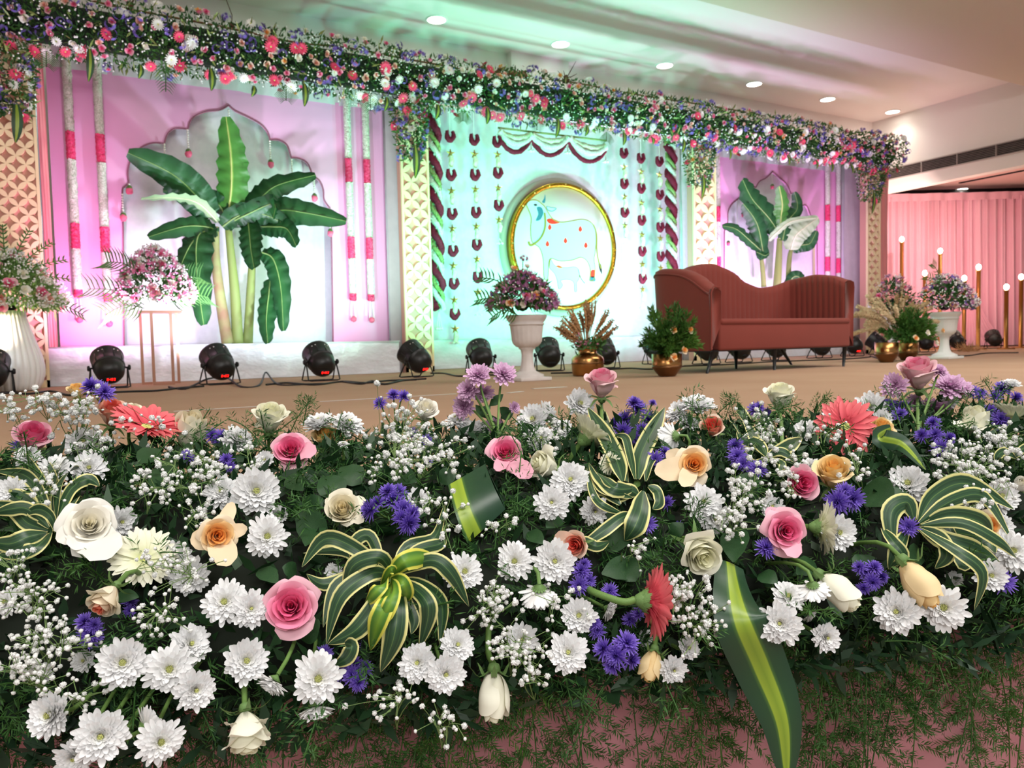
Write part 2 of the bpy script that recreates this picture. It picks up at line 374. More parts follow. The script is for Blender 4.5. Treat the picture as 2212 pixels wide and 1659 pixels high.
def fern_frond(g, pts, bl=.035, nl=.011, gap=.012, m=0, seed=0, taper=True, per=3, node=.0045):
    pts = spline(pts, 12); P = A3(pts); tube(g, pts[::3]+[pts[-1]], .0009, 4, m=m, cap=False)
    seg = np.linalg.norm(np.diff(P, axis=0), axis=1); L = np.concatenate([[0], np.cumsum(seg)]); tot = L[-1]
    s = gap; k = 0
    while s < tot:
        i = np.searchsorted(L, s)-1; i = max(0, min(i, len(P)-2)); p = P[i]+(P[i+1]-P[i])*((s-L[i])/max(seg[i], 1e-6)); d = nrm(P[i+1]-P[i])
        sd = nrm(np.cross(d, CF+nr.normal(size=3)*.35)); sg = 1 if k % 2 else -1
        f = 1-s/tot if taper else 1; ln = bl*(.35+.65*min(1, f*1.6))*nr.uniform(.7, 1.2)
        e = nrm(sd*sg+d*.6+nr.normal(size=3)*.25); nn = max(2, int(ln/node)); q = [p+e*ln*a/nn+A3([0, 0, -.25])*ln*(a/nn)**2*.5 for a in range(nn+1)]
        needles(g, q, nl, per, m=m); s += gap*nr.uniform(.7, 1.3); k += 1
    needles(g, P, nl*.8, 1, m=m)

# ================================================================== SETTING
M_WALL = mat('painted_wall', 'e9e4dd', .8, bump=(2, .1, .02))
M_CEIL = mat('painted_ceiling', 'e6e0d8', .85)
M_CARP = mat('tan_stage_carpet', 'ba9a80', .95, noise=(1.5, .5, 'ae8c72'), bump=(220, .5, .004), spec=.1)
M_DARK = mat('dark_gap', '14100f', .9)
def struct(name, g, m, **k): o = obg(name, g, m, smooth=False); o['kind'] = 'structure'; return o
BPH = .31        # the flower bank and the stage edge run at this angle to the backdrop
E1, E2 = A3([cos(BPH), -sin(BPH), 0]), A3([sin(BPH), cos(BPH), 0])
SE = .965
g = G(); ea, eb = E2*SE-E1*7, E2*SE+E1*16; prism(g, [(ea[0], ea[1]), (eb[0], eb[1]), (24, 14), (-12, 14)], -.8, 0, f=lambda a, b, d: (a, b, d)); struct('floor', g, M_CARP)
g = G(); box(g, (-7, -8, -.9), (24, 5, -.8)); struct('floor_hall', g, mat('hall_floor_tile', 'a8958a', .5))
g = G(); box(g, (-7, 9.17, 0), (12.8, 9.4, 4.3)); struct('wall_back', g, M_WALL)
g = G(); xa, xb = PY(1104, 117, 9.05)[0], PY(1229, 140, 9.05)[0]; box(g, (xa, 9.05, 0), (xb, 9.17, 4.15)); struct('trim_1', g, M_WALL)
g = G(); box(g, (-7, 6.35, 4.15), (12.8, 9.4, 4.3)); struct('ceiling', g, M_CEIL)
g = G(); box(g, (-7, -1.5, 3.9), (12.8, 6.35, 4.3)); struct('ceiling_soffit', g, mat('beige_soffit_paint', 'dbcfbc', .85))  # beige darker than the ceiling; the weaker light here is put into the colour
g = G(); box(g, (12.8, -3, 2.84), (13.0, 9.4, 4.3)); struct('wall_side', g, M_WALL)
g = G(); box(g, (12.8, 9.2, 0), (13.0, 14, 4.3)); struct('wall_corner', g, M_WALL)
M_ALC = mat('alcove_ceiling', 'e8cdbf', .85)
g = G(); box(g, (13.0, -3, 3.25), (24, 14, 3.4)); struct('ceiling_alcove', g, M_ALC)
g = G(); box(g, (-7, .88, 0), (-6.8, 9.4, 4.3)); struct('wall_left', g, M_WALL)
# alcove back wall, square to the curtain
c0 = PD(1870, 600, 16.0); c1 = PD(2700, 600, 16.0)
def slab_line(g, a, b, z0, z1, th, m=0):
    a, b = A3(a), A3(b); d = nrm([*(b-a)[:2], 0]); n = A3([-d[1], d[0], 0])*th
    V = [(*(p)[:2], z) for p in (a, b, b+n, a+n) for z in (z0, z1)]
    g.add(V, [(0, 2, 3, 1), (2, 4, 5, 3), (4, 6, 7, 5), (6, 0, 1, 7), (1, 3, 5, 7), (0, 6, 4, 2)], m=m)
g = G(); slab_line(g, c0, c1, 0, 3.25, .1); struct('wall_alcove', g, M_DARK)

# ceiling downlights
M_LAMP = mat('downlight_glass', 'fff8ee', emit=14); M_RING = mat('white_trim_ring', 'f2efe9', .4)
def downlight(p, n, label, r=.11, w=26):
    t = emp('ceiling_downlight', p); tag(t, label, 'ceiling light', 'recessed ceiling lights')
    a = G(); lathe(a, [(r, -.004), (r, -.012), (r*1.12, -.014), (r*1.2, -.004), (r*1.2, 0)], 28, cap=False); obg('trim_ring', a, M_RING, t)
    a = G(); lathe(a, [(.001, -.006), (r, -.006), (r, -.002)], 28); obg('diffuser', a, M_LAMP, t)
    light('downlight_beam', 'SPOT', (p[0], p[1], p[2]-.03), w, (1, .93, .84), (0, 0, -1), spot_size=2.3, spot_blend=.9, shadow_soft_size=.08)
lab = ['round ceiling downlight nearest to the garland corner over the first banana plant', 'round ceiling downlight just past the wall pilaster top', 'round ceiling downlight third in the row over the stage',
       'round ceiling downlight fourth in the row over the stage', 'round ceiling downlight fifth in the row, at the shadow tip', 'round ceiling downlight last in the row by the side wall']
for (x, y), l in zip([(943, 42), (1211, 95), (1436, 141), (1629, 181), (1788, 214), (1928, 241)], lab): downlight(PZ(x, y, 4.15), 0, l)
downlight(PZ(2078, 408, 3.25), 0, 'round downlight in the low pink lit alcove ceiling before the curtain', w=40)
p = PZ(2158, 378, 3.25)
g = G(); box(g, (p[0]-.04, p[1]-.75, 3.235), (p[0]+.04, p[1]+.75, 3.25)); sl = obg('slot_vent', g, M_DARK); tag(sl, 'thin dark slot vent in the alcove ceiling', 'vent')

# long louvred vent on the side wall
t = emp('wall_vent', (12.8, 7, 3.145)); tag(t, 'long dark louvred air vent running along the white side wall', 'vent')
g = G(); box(g, (-.005, -4, -.1), (-.001, 1.9, .1)); obg('backing', g, M_DARK, t)
M_SLAT = mat('grey_vent_slat', '8a817c', .5, metal=.3)
me = None
for i in range(7):
    if me is None: g = G(); box(g, (-.03, -4, -.003), (-.005, 1.88, .003)); me = g.mesh('slat', M_SLAT, False)
    ob('slat', me, t, T(0, 0, -.078+i*.026) @ np.eye(4))
g = G()
for (a, b) in (((-.035, -4, .09), (-.001, 1.92, .105)), ((-.035, -4, -.105), (-.001, 1.92, -.09)), ((-.035, 1.88, -.1), (-.001, 1.92, .1))): box(g, a, b)
obg('frame', g, mat('vent_frame', 'b9b2ac', .5), t, smooth=False)
for i in range(7):
    g = G(); box(g, (-.034, 1.2-i*.62, -.09), (-.006, 1.22-i*.62, .09)); obg('divider', g, M_SLAT, t)

# ================================================================== BACKDROP
M_SATIN = mat('silver_white_satin', 'e8ecf4', .34, spec=.7, noise=(6, .4, 'd3d6de'), bump=(2.6, .7, .08, (1, 1, 1.8)))
M_PINK = mat('pink_backdrop_cloth', 'f6b6e2', .85, noise=(1.2, .25, 'f2acdc'), bump=(400, .2, .002))
M_WCL = mat('white_crushed_cloth', 'e4e6ea', .75, noise=(18, .35, 'd2d5dc'), bump=(14, .35, .01))
M_GREYC = mat('grey_lilac_cloth', 'c2bac4', .85, noise=(10, .4, 'b2aab6'), bump=(20, .3, .01))
M_EDGE = mat('dark_pink_cord', '9a6078', .7)
def cloth_front(g, x0, x1, y, z0, z1, amp=.012, n=60, k=8, seed=0, m=0, freq=9.):
    q = random.Random(seed); ph = [q.uniform(0, 6) for _ in range(6)]; V = []
    for i in range(n+1):
        for j in range(k+1):
            x = x0+(x1-x0)*i/n; z = z0+(z1-z0)*j/k; s = (x-x0)*freq
            V.append((x, y-amp*(sin(s+ph[0]+z*2)+.6*sin(s*2.3+ph[1]-z*5)+.4*sin(s*4.7+ph[2]+z*3)), z))
    g.add(V, gridF(n+1, k+1), m=m)
def plinth(x0, x1, y0, y1, h, label, seed):
    t = emp('satin_plinth', ((x0+x1)/2, y0, 0)); tag(t, label, 'plinth', 'satin covered plinths under the backdrop')
    g = G(); box(g, (x0+.02, y0+.03, 0), (x1-.02, y1, h-.012)); o = obg('plinth_box', g, M_WCL, t, smooth=False); o.location = (-(x0+x1)/2, -y0, 0)
    g = G(); cloth_front(g, x0, x1, y0, 0.002, h, .01, 90, 8, seed, freq=7); box(g, (x0, y0-.02, h-.012), (x1, y1, h)); o = obg('satin_cover', g, M_SATIN, t); o.location = (-(x0+x1)/2, -y0, 0)
YL_, YC_, YR_ = 7.6, 8.2, 7.75
plinth(-.25, 2.93, YL_, 8.1, .335, 'silver satin covered plinth under the banana plant with pink board behind', 1)
plinth(3.38, 6.93, YC_, 8.44, .345, 'silver satin covered plinth under the green lit cow roundel wall', 2)
plinth(7.4, 10.3, YR_, 8.1, .335, 'silver satin covered plinth partly hidden behind the red sofa', 3)

def board(label, arch, xl, xr, ytop_px, Y, zbase, group):
    """pink board with a scalloped arch cut-out; arch = px list from bottom left over the apex to bottom right"""
    t = emp('arch_board', (0, Y, 0)); tag(t, label, 'backdrop board', group)
    P = [PY(x, y, Y) for x, y in arch]; P = [(float(p[0]), float(p[2])) for p in P]
    P[0] = (P[0][0], zbase); P[-1] = (P[-1][0], zbase)
    ap = max(range(len(P)), key=lambda i: P[i][1]); zt = ytop_px
    q = [(xl, zbase)] + [(xl, zt), (xr, zt), (xr, zbase)] + P[::-1]
    # two halves, so that each face is a simple polygon
    L = [(xl, zbase), (xl, zt), (P[ap][0], zt)] + [P[i] for i in range(ap, -1, -1)]
    R = [(P[ap][0], zt), (xr, zt), (xr, zbase)] + [P[i] for i in range(len(P)-1, ap-1, -1)]
    for pl in (L, R):
        g = G(); prism(g, pl, 0, .03); obg('board_half', g, M_PINK, t, smooth=False)
    g = G(); tube(g, [(x, -.006, z) for x, z in P], .008, 6); obg('edge_cord', g, M_EDGE, t)
    g = G(); cloth_front(g, min(p[0] for p in P)-.1, max(p[0] for p in P)+.1, .16, zbase, max(p[1] for p in P)+.1, .004, 50, 10, 5, freq=5); obg('arch_cloth', g, M_WCL, t)
    return t
def sc(ps, n=5):
    """smooth runs between cusps; ps list of runs"""
    out = []
    for r in ps: out += [(float(a[0]), float(a[1])) for a in spline([(x, y, 0) for x, y in r], n)]
    return out
archL = sc([[(268, 742), (266, 480)], [(266, 480), (264, 415), (270, 403), (279, 397)], [(279, 397), (276, 370), (285, 340), (306, 318), (330, 309), (355, 310)],
            [(355, 310), (362, 290), (378, 278), (406, 279)], [(406, 279), (411, 262), (423, 250), (448, 241), (475, 238), (494, 228)], [(494, 228), (508, 240), (535, 253), (562, 268), (578, 286), (583, 303)],
            [(583, 303), (602, 303), (620, 314), (629, 341)], [(629, 341), (646, 343), (664, 353), (676, 381)], [(676, 381), (690, 391), (698, 410), (700, 432), (712, 450)], [(712, 450), (716, 520), (719, 740)]])
archR = sc([[(1564, 745), (1564, 500)], [(1564, 500), (1571, 482), (1572, 458), (1580, 442), (1592, 431)], [(1592, 431), (1600, 424), (1608, 426)], [(1608, 426), (1612, 410), (1622, 402), (1632, 405)],
            [(1632, 405), (1640, 392), (1655, 384), (1668, 371)], [(1668, 371), (1686, 386), (1700, 400), (1708, 418)], [(1708, 418), (1722, 421), (1730, 445)], [(1730, 445), (1742, 445), (1752, 470)], [(1752, 470), (1762, 480), (1764, 500)], [(1764, 500), (1766, 745)]])
board('pink board with a scalloped white arch behind the large banana plant', archL, PY(112, 400, 7.95)[0], PY(836, 400, 7.95)[0], PY(114, 139, 7.95)[2], 7.95, .33, 'pink arch boards')
board('pink board with a scalloped white arch behind the red sofa', archR, PY(1540, 400, 8.0)[0], PY(1823, 500, 8.0)[0], PY(1600, 338, 8.0)[2], 8.0, .33, 'pink arch boards')
# white valance over the boards
for (xa, xb, ya, yb, Y, l) in ((112, 850, 139, 238, 7.93, 'white gathered cloth strip above the large pink board'), (1545, 1825, 330, 372, 7.97, 'white gathered cloth strip above the pink board behind the sofa')):
    a = PY(xa, ya, Y); b = PY(xb, yb, Y); g = G(); cloth_front(g, a[0], b[0], Y, min(a[2], b[2])-.02, 3.1, .012, 90, 4, 3); o = obg('valance_cloth', g, M_WCL); tag(o, l, 'cloth', 'white valance strips')
# grey side cloths
def side_cloth(xa, xb, Y, zt, label, m=M_GREYC, z0=0.0):
    a = PY(xa, 500, Y)[0]; b = PY(xb, 500, Y)[0]; g = G(); cloth_front(g, a, b, Y, z0, zt, .006, 16, 10, int(xa)); box(g, (a, Y+.03, z0), (b, Y+.06, zt)); o = obg('side_cloth', g, m); tag(o, label, 'cloth', 'narrow cloth columns between the bays')
side_cloth(838, 868, 7.75, 3.0, 'grey lilac cloth strip between the pink board and the middle cream lattice pillar')
side_cloth(1824, 1873, 7.8, 3.0, 'grey lilac cloth strip beside the last lattice pillar behind the sofa')
side_cloth(1474, 1500, 8.0, 3.0, 'green lit cloth strip beside the twisted garland near the sofa', M_WCL)
# pink drape strips
M_DRAPE = mat('salmon_pink_drape', 'f29a9e', .7, bump=(30, .4, .01, (6, 6, .3)), sheen=.3)
for (xa, xb, Y, l) in ((93, 112, 7.7, 'narrow salmon pink drape hanging beside the first lattice pillar'), (1901, 1918, 7.7, 'narrow pink drape at the far end of the backdrop')):
    a, b = PY(xa, 500, Y)[0], PY(xb, 500, Y)[0]; g = G(); cloth_front(g, a, b, Y, 0, 3.0, .012, 24, 6, 9, freq=60); o = obg('pink_drape', g, M_DRAPE); tag(o, l, 'drape')
g = G(); a = PY(90, 500, 7.62); tube(g, [(a[0], 7.62, 0), (a[0], 7.62, 3.0)], .014, 10); o = obg('metal_pole', g, mat('steel_pole', 'b7bac4', .25, metal=.9)); tag(o, 'slim silver metal pole beside the first lattice pillar', 'pole')

# lattice pillars
M_LAT = mat('cream_lattice_board', 'f0dfb0', .6); M_BACK = mat('blush_backing_board', 'cf9a8c', .8)
def pillar(xa, xb, Y, nx, h, label, yref=450):
    a, b = PY(xa, yref, Y)[0], PY(xb, yref, Y)[0]; w_ = b-a
    t = emp('lattice_pillar', ((a+b)/2, Y, 0)); tag(t, label, 'pillar', 'cream lattice pillars')
    g = G(); box(g, (-w_/2+.01, .015, 0), (w_/2-.01, .13, h)); obg('backing_board', g, M_BACK, t, smooth=False)
    fw = .022; g = G()
    for q in (((-w_/2, -.012, 0), (-w_/2+fw, .02, h)), ((w_/2-fw, -.012, 0), (w_/2, .02, h)), ((-w_/2, -.012, h-fw), (w_/2, .02, h)), ((-w_/2, -.012, 0), (w_/2, .02, .06))): box(g, *q)
    obg('frame', g, M_LAT, t, smooth=False)
    W = w_-2*fw+.006; a_ = W/nx; n = int((h-.06)/a_); Ld = a_*2**.5; mes = []
    for sg in (1, -1):     # a vesica petal lying on a diagonal of the lattice cell
        P = []
        for i in range(9): u = i/8; P.append((u*Ld-Ld/2, .2*Ld*sin(pi*u)**.8+.012*a_))
        P += [(x, -y) for x, y in P[::-1]]; c4 = cos(pi/4*sg); s4 = sin(pi/4*sg)
        g = G(); prism(g, [(x*c4-y*s4, x*s4+y*c4) for x, y in P], -.008, .016); mes.append(g.mesh('lattice_petal', M_LAT, False))
    for i in range(n):
        for j in range(nx):
            ob('lattice_petal', mes[(i+j) % 2], t, T(-W/2+(j+.5)*a_, .0, .06+(i+.5)*a_))
pillar(-75, 88, 7.5, 7, 2.76, 'cream lattice pillar behind the ribbed white vase')
pillar(868, 928, 7.55, 3, 2.76, 'cream lattice pillar between the large pink board and the green lit wall')
pillar(1498, 1546, 7.55, 3, 2.76, 'cream lattice pillar behind the back hump of the red sofa')
pillar(1873, 1901, 7.55, 3, 2.76, 'cream lattice pillar at the far end next to the pink curtain')

# centre wall cloth + roundel
t = emp('centre_cloth_wall', (5.6, 8.47, 0)); tag(t, 'pale cloth covered wall panel lit green behind the hanging flower strings', 'backdrop wall')
g = G(); cloth_front(g, -2.55, 2.9, 0, .3, 3.1, .006, 160, 10, 12, freq=5); obg('cloth', g, M_WCL, t)
g = G(); box(g, (-2.55, .05, 0), (2.9, .1, 3.1)); obg('panel_board', g, M_WCL, t, smooth=False)
dc = (PY(1090, 530, 8.4)+PY(1327, 530, 8.4))/2; DR = .79
YD = 8.36
t = emp('cow_roundel', (dc[0], YD, 1.50)); tag(t, 'round white medallion with gold rim showing a painted cow and calf', 'medallion')
RY = np.eye(4); RY[:3, :3] = A3([[1, 0, 0], [0, 0, 1], [0, -1, 0]]).T   # local z -> -y
FY = frame((0, 0, 0), (0, -1, 0))
g = G(); lathe(g, [(.001, .02), (DR-.03, .02), (DR-.03, -.1)], 72); obg('painted_disc', g, mat('white_disc_print', 'f2f6f6', .45), t, FY)
g = G(); lathe(g, [(DR-.035, .015), (DR-.035, .05), (DR+.012, .055), (DR+.02, .03), (DR+.02, -.1), (DR-.03, -.1)], 72, cap=False); obg('gold_rim', g, mat('gold_foil_rim', 'c79a2e', .22, metal=1, bump=(35, .7, .01)), t, FY)
g = G(); lathe(g, [(DR+.1, -.108), (DR+.1, -.06), (DR+.02, -.05), (DR+.02, -.108)], 72, cap=False); obg('grey_surround', g, mat('grey_niche_ring', 'b6aea6', .8), t, FY)
M_COW = mat('cow_body_paint', 'b4dfe2', .6); M_OUT = mat('ochre_outline_paint', '9c8438', .6); M_RED = mat('red_paint', 'e0301e', .6); M_BLK = mat('black_paint', '23262c', .6); M_TEAL = mat('teal_paint', '2f7286', .6)
def dpt(x, y): p = PY(x, y, YD-.03); return (p[0]-dc[0], p[2]-1.50)
def art(name, px, m, line=None, y=-.0215, close=True, thick=.002, r=.006, n=5):
    P = spline([(*dpt(x, yy), 0) for x, yy in px], n, closed=close); P = [(p[0], p[1]) for p in P]; g = G()
    if m is not None and close: prism(g, P, y, y-thick)
    mats = [m or line]
    if line is not None: tube(g, [(a, y-thick, b) for a, b in P], r, 5, m=0 if m is None else 1, closed=close); mats = [m, line] if m else [line]
    return obg(name, g, mats, PAR[0] or t, smooth=False)
PAR = [None]; ce = art('cow_figure', [(1138, 441), (1146, 433), (1160, 433), (1170, 440), (1178, 448), (1186, 462), (1196, 474), (1212, 480), (1232, 478), (1258, 474), (1276, 480), (1286, 496), (1288, 520), (1286, 545), (1284, 560),
     (1286, 578), (1284, 602), (1275, 606), (1276, 585), (1270, 566), (1256, 556), (1236, 562), (1210, 564), (1188, 560), (1184, 600), (1176, 600), (1174, 560), (1166, 535), (1150, 522), (1147, 495), (1148, 470), (1142, 452)], M_COW, M_OUT, r=.007); PAR[0] = ce
art('cow_tail', [(1282, 486), (1289, 505), (1290, 540), (1294, 565), (1299, 580)], None, M_OUT, close=False, r=.01)
art('tail_tuft', [(1294, 566), (1300, 574), (1301, 592), (1295, 580)], M_BLK)
art('horn', [(1172, 436), (1176, 428), (1178, 420), (1179, 430), (1177, 438)], M_TEAL, r=.004)
art('ear', [(1182, 446), (1190, 448), (1202, 450), (1194, 456), (1184, 453)], M_COW, M_TEAL, r=.004)
art('saddle_cloth', [(1182, 474), (1192, 472), (1210, 480), (1198, 484), (1186, 482)], M_RED, y=-.024)
art('neck_band', [(1160, 448), (1163, 462), (1158, 476), (1168, 474), (1174, 460), (1170, 448)], M_TEAL, y=-.024)
art('neck_garland', [(1177, 460), (1178, 490), (1168, 515), (1148, 530), (1142, 522)], None, M_OUT, y=-.024, close=False, r=.014)
for x, y in ((1188, 491), (1254, 495), (1222, 520), (1183, 527), (1266, 530)): art('red_drop', [(x, y-7), (x+4, y+1), (x, y+6), (x-4, y+1)], M_RED, y=-.024)
art('eye', [(1153, 442), (1158, 440), (1161, 443), (1157, 445)], M_BLK, y=-.024)
art('hoof', [(1276, 598), (1285, 598), (1286, 607), (1274, 607)], M_TEAL, y=-.024); art('red_anklet', [(1278, 584), (1286, 584), (1284, 598), (1277, 598)], M_RED, y=-.024)
PAR[0] = None; cf = art('calf_figure', [(1190, 560), (1196, 570), (1204, 576), (1226, 578), (1242, 576), (1250, 582), (1252, 600), (1246, 612), (1247, 628), (1242, 629), (1240, 610), (1228, 604), (1212, 606), (1216, 616), (1208, 624), (1204, 604), (1198, 590), (1188, 578)], M_COW, M_OUT, r=.005); PAR[0] = cf
art('calf_tail', [(1250, 582), (1255, 600), (1264, 612)], None, M_BLK, close=False, r=.006)
art('calf_cloth', [(1202, 575), (1208, 573), (1216, 578), (1208, 579)], M_RED, y=-.024)
for k in range(20):
    a = k*2*pi/20+.3; g = G(); ico(g, ((DR-.005)*cos(a), -.065, (DR-.005)*sin(a)), .013, sub=1); obg('mirror_bead', g, mat('gold_bead', 'f2d070', .15, metal=1), t)

# ------------------------------------------------------------------ stuffed strings of flowers on the boards
M_TUB = mat('white_tuberose_buds', 'f4f4ec', .8, noise=(90, .8, 'b4b6a4')); M_HOT = mat('hot_pink_carnation', 'ec2f6e', .8, noise=(80, .8, 'f76a98')); M_MAR = mat('maroon_petal_chain', '8c1238', .8, noise=(70, .8, '5e0c26'))
M_PALE = mat('pale_green_bud_chain', 'f0f2dc', .8, noise=(70, .8, 'c8d29c')); M_LIME = mat('lime_bud_chain', 'a9b878', .8, noise=(70, .8, '6f8548')); M_BEAD = mat('white_bead', 'f0ece4', .5); M_ROSEB = mat('pink_rosebud', 'f06a90', .6); M_GOLD = mat('gold_star_metal', 'd9b96a', .3, metal=.9)
def fluffy(g, pts, r, m=0, n=10, amp=.25):
    k0 = g.n; tube(g, pts, r, n, m=m); V = g.V[-1]; P = A3(pts).mean(0)
    V += nr.normal(size=V.shape)*amp*(r if not hasattr(r, '__len__') else max(r))*.5
def tuft_shell(g, pts, r, per=.01, m=0, L=.012):
    """small bud petals standing off a rope"""
    P = A3(spline(pts, 6)) if len(pts) > 2 else A3([A3(pts[0])+(A3(pts[1])-A3(pts[0]))*i/20 for i in range(21)])
    seg = np.linalg.norm(np.diff(P, axis=0), axis=1).sum(); n = int(seg/per*7); V = []
    for _ in range(n):
        f = nr.random()*(len(P)-1); i = int(f); p = P[i]+(P[min(i+1, len(P)-1)]-P[i])*(f-i); d = nrm(P[min(i+1, len(P)-1)]-P[max(i-1, 0)]+1e-6)
        v = nr.normal(size=3); v -= d*(v @ d); v = nrm(v); e = nrm(v+d*nr.uniform(-.6, .6)); s = nrm(np.cross(e, d))*L*.35; b = p+v*r*.8
        V += [b-s, b+e*L*.6-s*1.2, b+e*L, b+e*L*.6+s*1.2]
    k = len(V)//4; g.add(V, np.arange(k)[:, None]*4+np.arange(4)[None], m=m)
def board_string(px_top, px_bot, Y, label, r=.042, cuts=None):
    a = PY(*px_top, Y); b = PY(*px_bot, Y); x = (a[0]+b[0])/2; zt, zb = 3.0, b[2]
    t = emp('flower_string', (x, Y, zt)); tag(t, label, 'flower garland', 'white and pink strings hung on the pink boards')
    L = a[2]-b[2]; z0 = a[2]-zt
    cuts = [(z0-L*f0 if f0 else 0, z0-L*f1, m) for f0, f1, m in ((0, .275, 0), (.275, .40, 1), (.40, .685, 0), (.685, .80, 1), (.80, .985, 0), (.985, 1.02, 1))]
    for za, zb_, m in cuts:
        g = G(); pts = [(0, 0, za+(zb_-za)*i/24) for i in range(25)]; fluffy(g, pts, r*.85, n=12, amp=.16); tuft_shell(g, [pts[0], pts[-1]], r*.85, .006, L=.014)
        obg('white_bud_section' if m == 0 else 'pink_petal_section', g, M_TUB if m == 0 else M_HOT, t)
    g = G(); ze = cuts[-1][1]
    for s in (-.01, .01):
        for i in range(12): ico(g, (s*(1+i*.12), 0, ze-.02-i*.014), .007, sub=0)
    obg('bead_tassel', g, M_BEAD, t); g = G(); ico(g, (.0, 0, ze-.2), .03, sub=1, rough=.12); obg('tassel_rose', g, M_ROSEB, t)
for a, b, Y, l in (((144, 150), (169, 633), 7.88, 'white and pink flower string beside the salmon drape, first on the large pink board'), ((209, 155), (233, 642), 7.88, 'white and pink flower string second on the large pink board, behind the pink bouquet'),
                   ((747, 228), (764, 640), 7.88, 'white and pink flower string just past the white arch of the large pink board'), ((787, 231), (803, 642), 7.88, 'white and pink flower string at the grey cloth edge of the large pink board'),
                   ((1551, 372), (1551, 640), 7.93, 'white and pink flower string against the lattice pillar behind the sofa'), ((1789, 368), (1787, 640), 7.93, 'inner white and pink flower string above the sofa arm'), ((1812, 368), (1811, 645), 7.93, 'outer white and pink flower string above the sofa arm')):
    board_string(a, b, Y, l)
# short bead tassels in the arches
def arch_tassel(a, b, Y, label, s=1.):
    p, q = PY(*a, Y), PY(*b, Y); t = emp('bead_tassel', p); tag(t, label, 'tassel', 'bead tassels hung from the arch scallops'); L = p[2]-q[2]; g = G(); n = int(L/.022)
    for i in range(n): ico(g, (0, 0, -L*i/n), .011*s, sub=0)
    tube(g, [(0, 0, .0), (0, 0, -L)], .002, 4); obg('bead_string', g, M_BEAD, t); g = G(); ico(g, (0, 0, -L), .032*s, sub=1, rough=.12, sq=(1, 1, 1.2)); rb_ = obg('rosebud', g, M_ROSEB, t)
    g = G(); lathe(g, [(.005, .03), (.02, .02), (.028, -.002)], 8, cap=False); o = obg('bud_cap', g, M_CALYX, rb_); o.location = (0, 0, -L+.02)
names = ['first', 'second', 'third', 'fourth', 'fifth', 'sixth', 'seventh', 'eighth', 'ninth']
for i, (a, b) in enumerate([((264, 420), (266, 470)), ((279, 398), (283, 412)), ((355, 312), (361, 362)), ((405, 281), (405, 332)), ((494, 238), (507, 282)), ((583, 305), (586, 355)), ((630, 345), (632, 398)), ((678, 385), (682, 428)), ((712, 452), (716, 504))]):
    arch_tassel(a, b, 7.9, f'white bead and pink bud tassel, {names[i]} from the lattice pillar side in the large arch')
for i, (a, b) in enumerate([((1573, 484), (1574, 527)), ((1592, 434), (1590, 500)), ((1605, 428), (1607, 465)), ((1621, 404), (1625, 462)), ((1668, 375), (1672, 405)), ((1709, 420), (1711, 453)), ((1752, 472), (1753, 508))]):
    arch_tassel(a, b, 7.985, f'white bead and pink bud tassel, {names[i]} from the sofa hump side in the far arch', .8)

# ------------------------------------------------------------------ hanging strings of the centre bay
g = G()
for i in range(5):
    a = pi/2+i*2*pi/5; b = a+pi/5; g_ = None
V = [(0, -.02, 0), (0, .02, 0)]
for i in range(10): a = pi/2+i*pi/5; r_ = .062 if i % 2 == 0 else .022; V.append((r_*cos(a), 0, r_*sin(a)))
g.add(V, [(0, 2+i, 2+(i+1) % 10) for i in range(10)]+[(1, 2+(i+1) % 10, 2+i) for i in range(10)]); ico(g, (0, -.015, 0), .018, sub=0); ME_STAR = g.mesh('gold_star', M_GOLD, False)
g = G(); pts = [(-.04*cos(u), 0, .0-.075*sin(u)) for u in np.linspace(-.35, pi+.35, 11)]; fluffy(g, pts, [.016, .02, .025, .028, .03, .032, .03, .028, .025, .02, .016], amp=.3); tuft_shell(g, pts, .024, .014, L=.014); ME_LOOP = g.mesh('maroon_petal_loop', M_MAR, True)
g = G(); pts = [(0, 0, 0), (.004, -.01, -.045), (-.002, 0, -.09), (0, 0, -.125)]; fluffy(g, pts, [.016, .03, .03, .018]); tuft_shell(g, pts, .025, .016, L=.014); ME_WB = g.mesh('white_bud_bundle', M_PALE, True)
def star_string(x, y0, marks, stars, yend, Y, label):
    p0 = PY(x[0], y0, Y); pe = PY(x[1], yend, Y); t = emp('star_flower_string', (p0[0], Y, 3.0)); tag(t, label, 'flower garland', 'star and flower strings beside the cow roundel')
    def zz(y): return PY(x[0], y, Y)[2]-3.0
    g = G(); tube(g, [(0, 0, 0), (0, 0, pe[2]-3.0)], .003, 5); obg('thread', g, M_BEAD, t)
    for y in marks: ob('maroon_petal_loop', ME_LOOP, t, T(0, 0, zz(y)))
    for y in stars: ob('gold_star', ME_STAR, t, T(0, 0, zz(y))); ob('white_bud_bundle', ME_WB, t, T(0, -.01, zz(y+6)))
    g = G()
    for i in range(5): a = i*1.26; ico(g, (.04*cos(a), .03*sin(a), pe[2]-3.0-.03), .014, sub=0); tube(g, [(0, 0, pe[2]-2.97), (.04*cos(a), .03*sin(a), pe[2]-3.03)], .003, 4)
    obg('end_tassel', g, M_BEAD, t)
YS = 8.05
star_string((971, 980), 255, (288, 371, 455, 535, 606, 672), (331, 412, 494, 574, 648, 711), 735, YS, 'longest maroon and gold star string, next to the twisted garland at the lattice pillar')
star_string((1023, 1028), 255, (295, 371, 452, 522, 592), (333, 409, 489, 560, 631), 675, YS, 'maroon and gold star string second from the lattice pillar')
star_string((1073, 1078), 270, (300, 367, 437), (334, 406, 475), 520, YS, 'short maroon and gold star string under the swag end, near the roundel top')
star_string((1347, 1348), 300, (325, 391, 453), (361, 425, 487), 522, YS, 'short maroon and gold star string just past the roundel')
